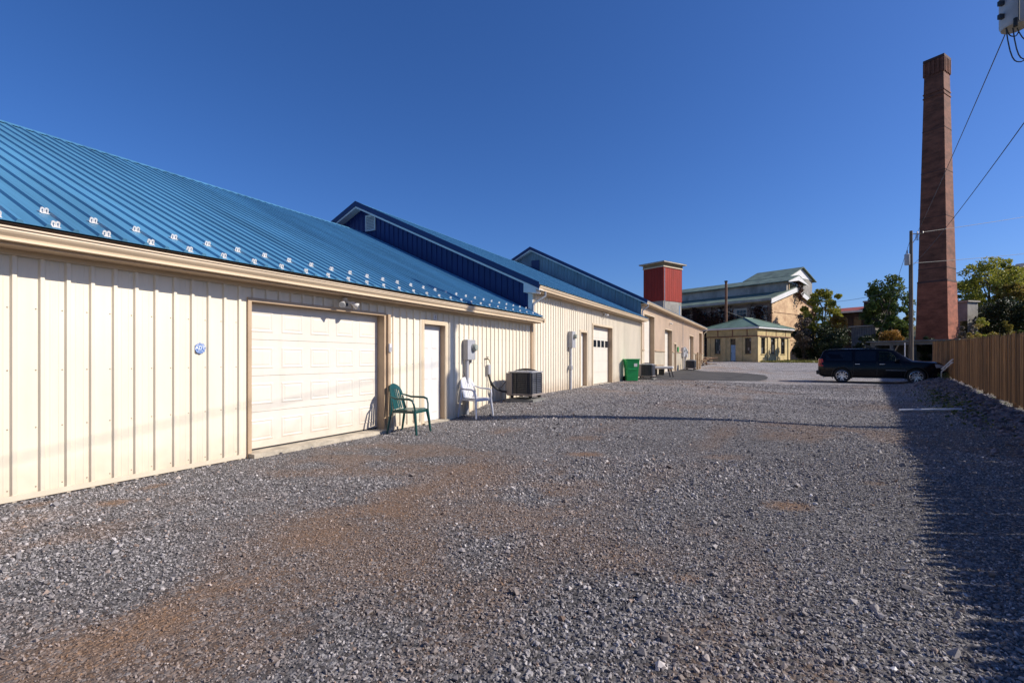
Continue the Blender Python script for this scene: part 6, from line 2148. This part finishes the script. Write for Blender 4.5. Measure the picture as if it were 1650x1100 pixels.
for k, (px_, hh_, lab) in enumerate(((1121.5, 1.22, 'raw wooden post standing nearest the last condenser'), (1124.5, 1.35, 'raw wooden post in the middle of three'), (1128, 1.28, 'raw wooden post nearest the warehouse end corner'))):
    D_ = 5.35
    y = 800 * D_ / (CS * CS * (1245 - px_)) - D_ * SN / CS
    z = g(-D_, y)
    root = empty('wooden_post', (-D_, y, z), R(random.uniform(-20, 20)), lab, 'post', 'wooden posts at the far building')
    MB().tube([(0, 0, -.2), (0, 0, hh_)], [.075, .068], 10).build('shaft', M['post_wood'], root, world=False, smooth=40)
    MB().tube([(0, 0, hh_ + .001), (0, 0, hh_ + .03)], [.078, .05], 10).build('cap', M['pole_wood'], root, world=False, smooth=40)
pile = empty('board_pile', (-5.75, 50.5, g(-5.75, 50.5)), R(60), 'heap of brown broken boards at the end of the tan warehouse', 'timber pile')
pr_ = np.random.default_rng(9)
for k in range(16):
    L0 = pr_.uniform(.6, 1.3)
    mb = MB().box(-L0, L0, -.07, .07, 0, .04)
    mb.xform(Matrix.Translation((pr_.uniform(-.5, .5), pr_.uniform(-.5, .5), .05 + .045 * k)) @ Matrix.Rotation(pr_.uniform(-.9, .9), 4, 'Z') @ Matrix.Rotation(pr_.uniform(-.12, .12), 4, 'Y'))
    mb.build('board', M['rust_trim'] if k % 3 else M['post_wood'], pile, world=False)

# ------------------------------------------------------------------ rail leaning at the fence, white bar on the ground
lr = empty('leaning_rails', (7.6, 30.2, g(7.6, 30.2)), 0, 'pair of pale metal rails leaning against the fence at the car nose', 'rails')
ra, rb_ = at(1517, 599, 25.0), at(1535, 583.5, 23.7)
dv = (rb_ - ra)
for k, off_ in enumerate((Vector((0, 0, 0)), Vector((.0, -.02, .14)))):
    MB().tube([ra + off_, rb_ + off_], .032, 8).build('rail', M['white_trim'], lr, smooth=40)
for t in (.15, .5, .85): MB().tube([ra.lerp(rb_, t), ra.lerp(rb_, t) + Vector((0, -.02, .14))], .018, 6).build('rung', M['white_trim'], lr)
MB().tube([ra + Vector((0, 0, 0)), Vector((ra.x, ra.y, g(ra.x, ra.y) - .05))], .03, 6).build('support_leg', M['galv'], lr)
a0, a1 = Vector((*gp(1449, 664), 0)), Vector((*gp(1549, 665.5), 0))
for p in (a0, a1): p.z = g(p.x, p.y) + .045
br_ = MB().tube([a0, a0.lerp(a1, .5), a1], .034, 10)
tag(br_.build('parking_bar', M['white_line'], None, smooth=40), 'white painted parking bar lying on shaded gravel near the fence', 'parking bar')

# ------------------------------------------------------------------ loose gravel, stone by stone
rg = np.random.default_rng(21)


def scatter(d0, d1, per_m2):
    """points over the ground between two distances ahead, a little wider than the view"""
    n = int(per_m2 * 1.06 * 2 * (d1 * d1 - d0 * d0) / 2 * 1.12)
    d = np.sqrt(rg.uniform(d0 * d0, d1 * d1, n))
    xr = rg.uniform(-1.16, 1.16, n) * d
    return xr * CS - d * SN, xr * SN + d * CS, d


XX, YY, DD = [], [], []
for (d0, d1, pm) in ((1.5, 4.0, 3300), (4.0, 7.0, 2000), (7, 11, 1050), (11, 17, 620), (17, 26, 300)):
    a, b, c = scatter(d0, d1, pm)
    XX.append(a); YY.append(b); DD.append(c)
XX = np.concatenate(XX); YY = np.concatenate(YY); DD = np.concatenate(DD)
di = dirt_value(XX, YY)
keep = (XX > WX + .06) & (XX < fence_x(YY) + .3) & (rg.uniform(size=len(XX)) > di * .42)
keep &= ~((XX < WX + .17) & (YY > G1[0] - .06) & (YY < G1[1] + .06)) & ~((XX < WX + .11) & (YY > D1[0] - .07) & (YY < D1[1] + .07))
keep &= ~((np.abs(XX + 5.9) < .5) & (np.abs(YY - 12.03) < .5))
XX, YY, DD, di = XX[keep], YY[keep], DD[keep], di[keep]
n = len(XX)
zone = .5 + .5 * np.sin(XX * .9 + 1.1 * np.sin(YY * .55)) * np.sin(YY * .7 + .8)
sc_ = .0074 * np.exp(rg.normal(0, .38, n)) * np.where(rg.uniform(size=n) < .02, 1.7, 1) * (.80 + .45 * zone) * (1 - .45 * di) * np.interp(DD, [1.5, 5, 11, 26], [1, 1.05, 1.3, 1.9])
ZZ = gz(XX, YY) + sc_ * .22
pm_ = bpy.data.meshes.new('gravel')
pm_.vertices.add(n)
pm_.vertices.foreach_set("co", np.stack([XX, YY, ZZ], 1).astype(np.float32).ravel())
tone = np.clip(rg.beta(2.0, 2.6, n) + .10 * (zone - .5) + np.where(rg.uniform(size=n) < .015, .3, 0), 0, 1)
brown = np.clip(di * .85 + np.where(rg.uniform(size=n) < .05, .45, 0) + .05 * rg.uniform(size=n), 0, 1)
for nm, arr in (("tone", tone), ("brown", brown), ("size", sc_)):
    at_ = pm_.attributes.new(nm, 'FLOAT', 'POINT'); at_.data.foreach_set("value", arr.astype(np.float32))
rot = np.stack([rg.uniform(-1.1, 1.1, n), rg.uniform(-1.1, 1.1, n), rg.uniform(0, 6.283, n)], 1)
at_ = pm_.attributes.new("rot", 'FLOAT_VECTOR', 'POINT'); at_.data.foreach_set("vector", rot.astype(np.float32).ravel())
gravel = link('gravel', pm_)
tag(gravel, kind='stuff')
sm = gravel_stone_material()
pm_.materials.append(sm)
stones = bpy.data.collections.new('gravel_shapes')
for k in range(10):
    vsx, fsx = hull_stone(rg, 11, .78)
    me = bpy.data.meshes.new('gravel_stone'); me.from_pydata(vsx, [], fsx); me.materials.append(sm)
    bm = bmesh.new(); bm.from_mesh(me); bmesh.ops.recalc_face_normals(bm, faces=bm.faces[:]); bm.to_mesh(me); bm.free()
    stones.objects.link(bpy.data.objects.new('gravel_stone', me))
ng = bpy.data.node_groups.new('scatter_gravel', 'GeometryNodeTree')
ng.interface.new_socket('Geometry', in_out='INPUT', socket_type='NodeSocketGeometry')
ng.interface.new_socket('Geometry', in_out='OUTPUT', socket_type='NodeSocketGeometry')
N, L = ng.nodes, ng.links
gi = N.new('NodeGroupInput'); go = N.new('NodeGroupOutput')
mtp = N.new('GeometryNodeMeshToPoints')
ci = N.new('GeometryNodeCollectionInfo'); ci.inputs['Collection'].default_value = stones
ci.inputs['Separate Children'].default_value = True
ci.inputs['Reset Children'].default_value = True
iop = N.new('GeometryNodeInstanceOnPoints')
iop.inputs['Pick Instance'].default_value = True
ns_ = N.new('GeometryNodeInputNamedAttribute'); ns_.data_type = 'FLOAT'; ns_.inputs[0].default_value = 'size'
nr_ = N.new('GeometryNodeInputNamedAttribute'); nr_.data_type = 'FLOAT_VECTOR'; nr_.inputs[0].default_value = 'rot'
L.new(gi.outputs[0], mtp.inputs[0])
L.new(mtp.outputs[0], iop.inputs['Points'])
L.new(ci.outputs[0], iop.inputs['Instance'])
L.new(ns_.outputs[0], iop.inputs['Scale'])
L.new(nr_.outputs[0], iop.inputs['Rotation'])
L.new(iop.outputs[0], go.inputs[0])
md = gravel.modifiers.new('scatter', 'NODES'); md.node_group = ng
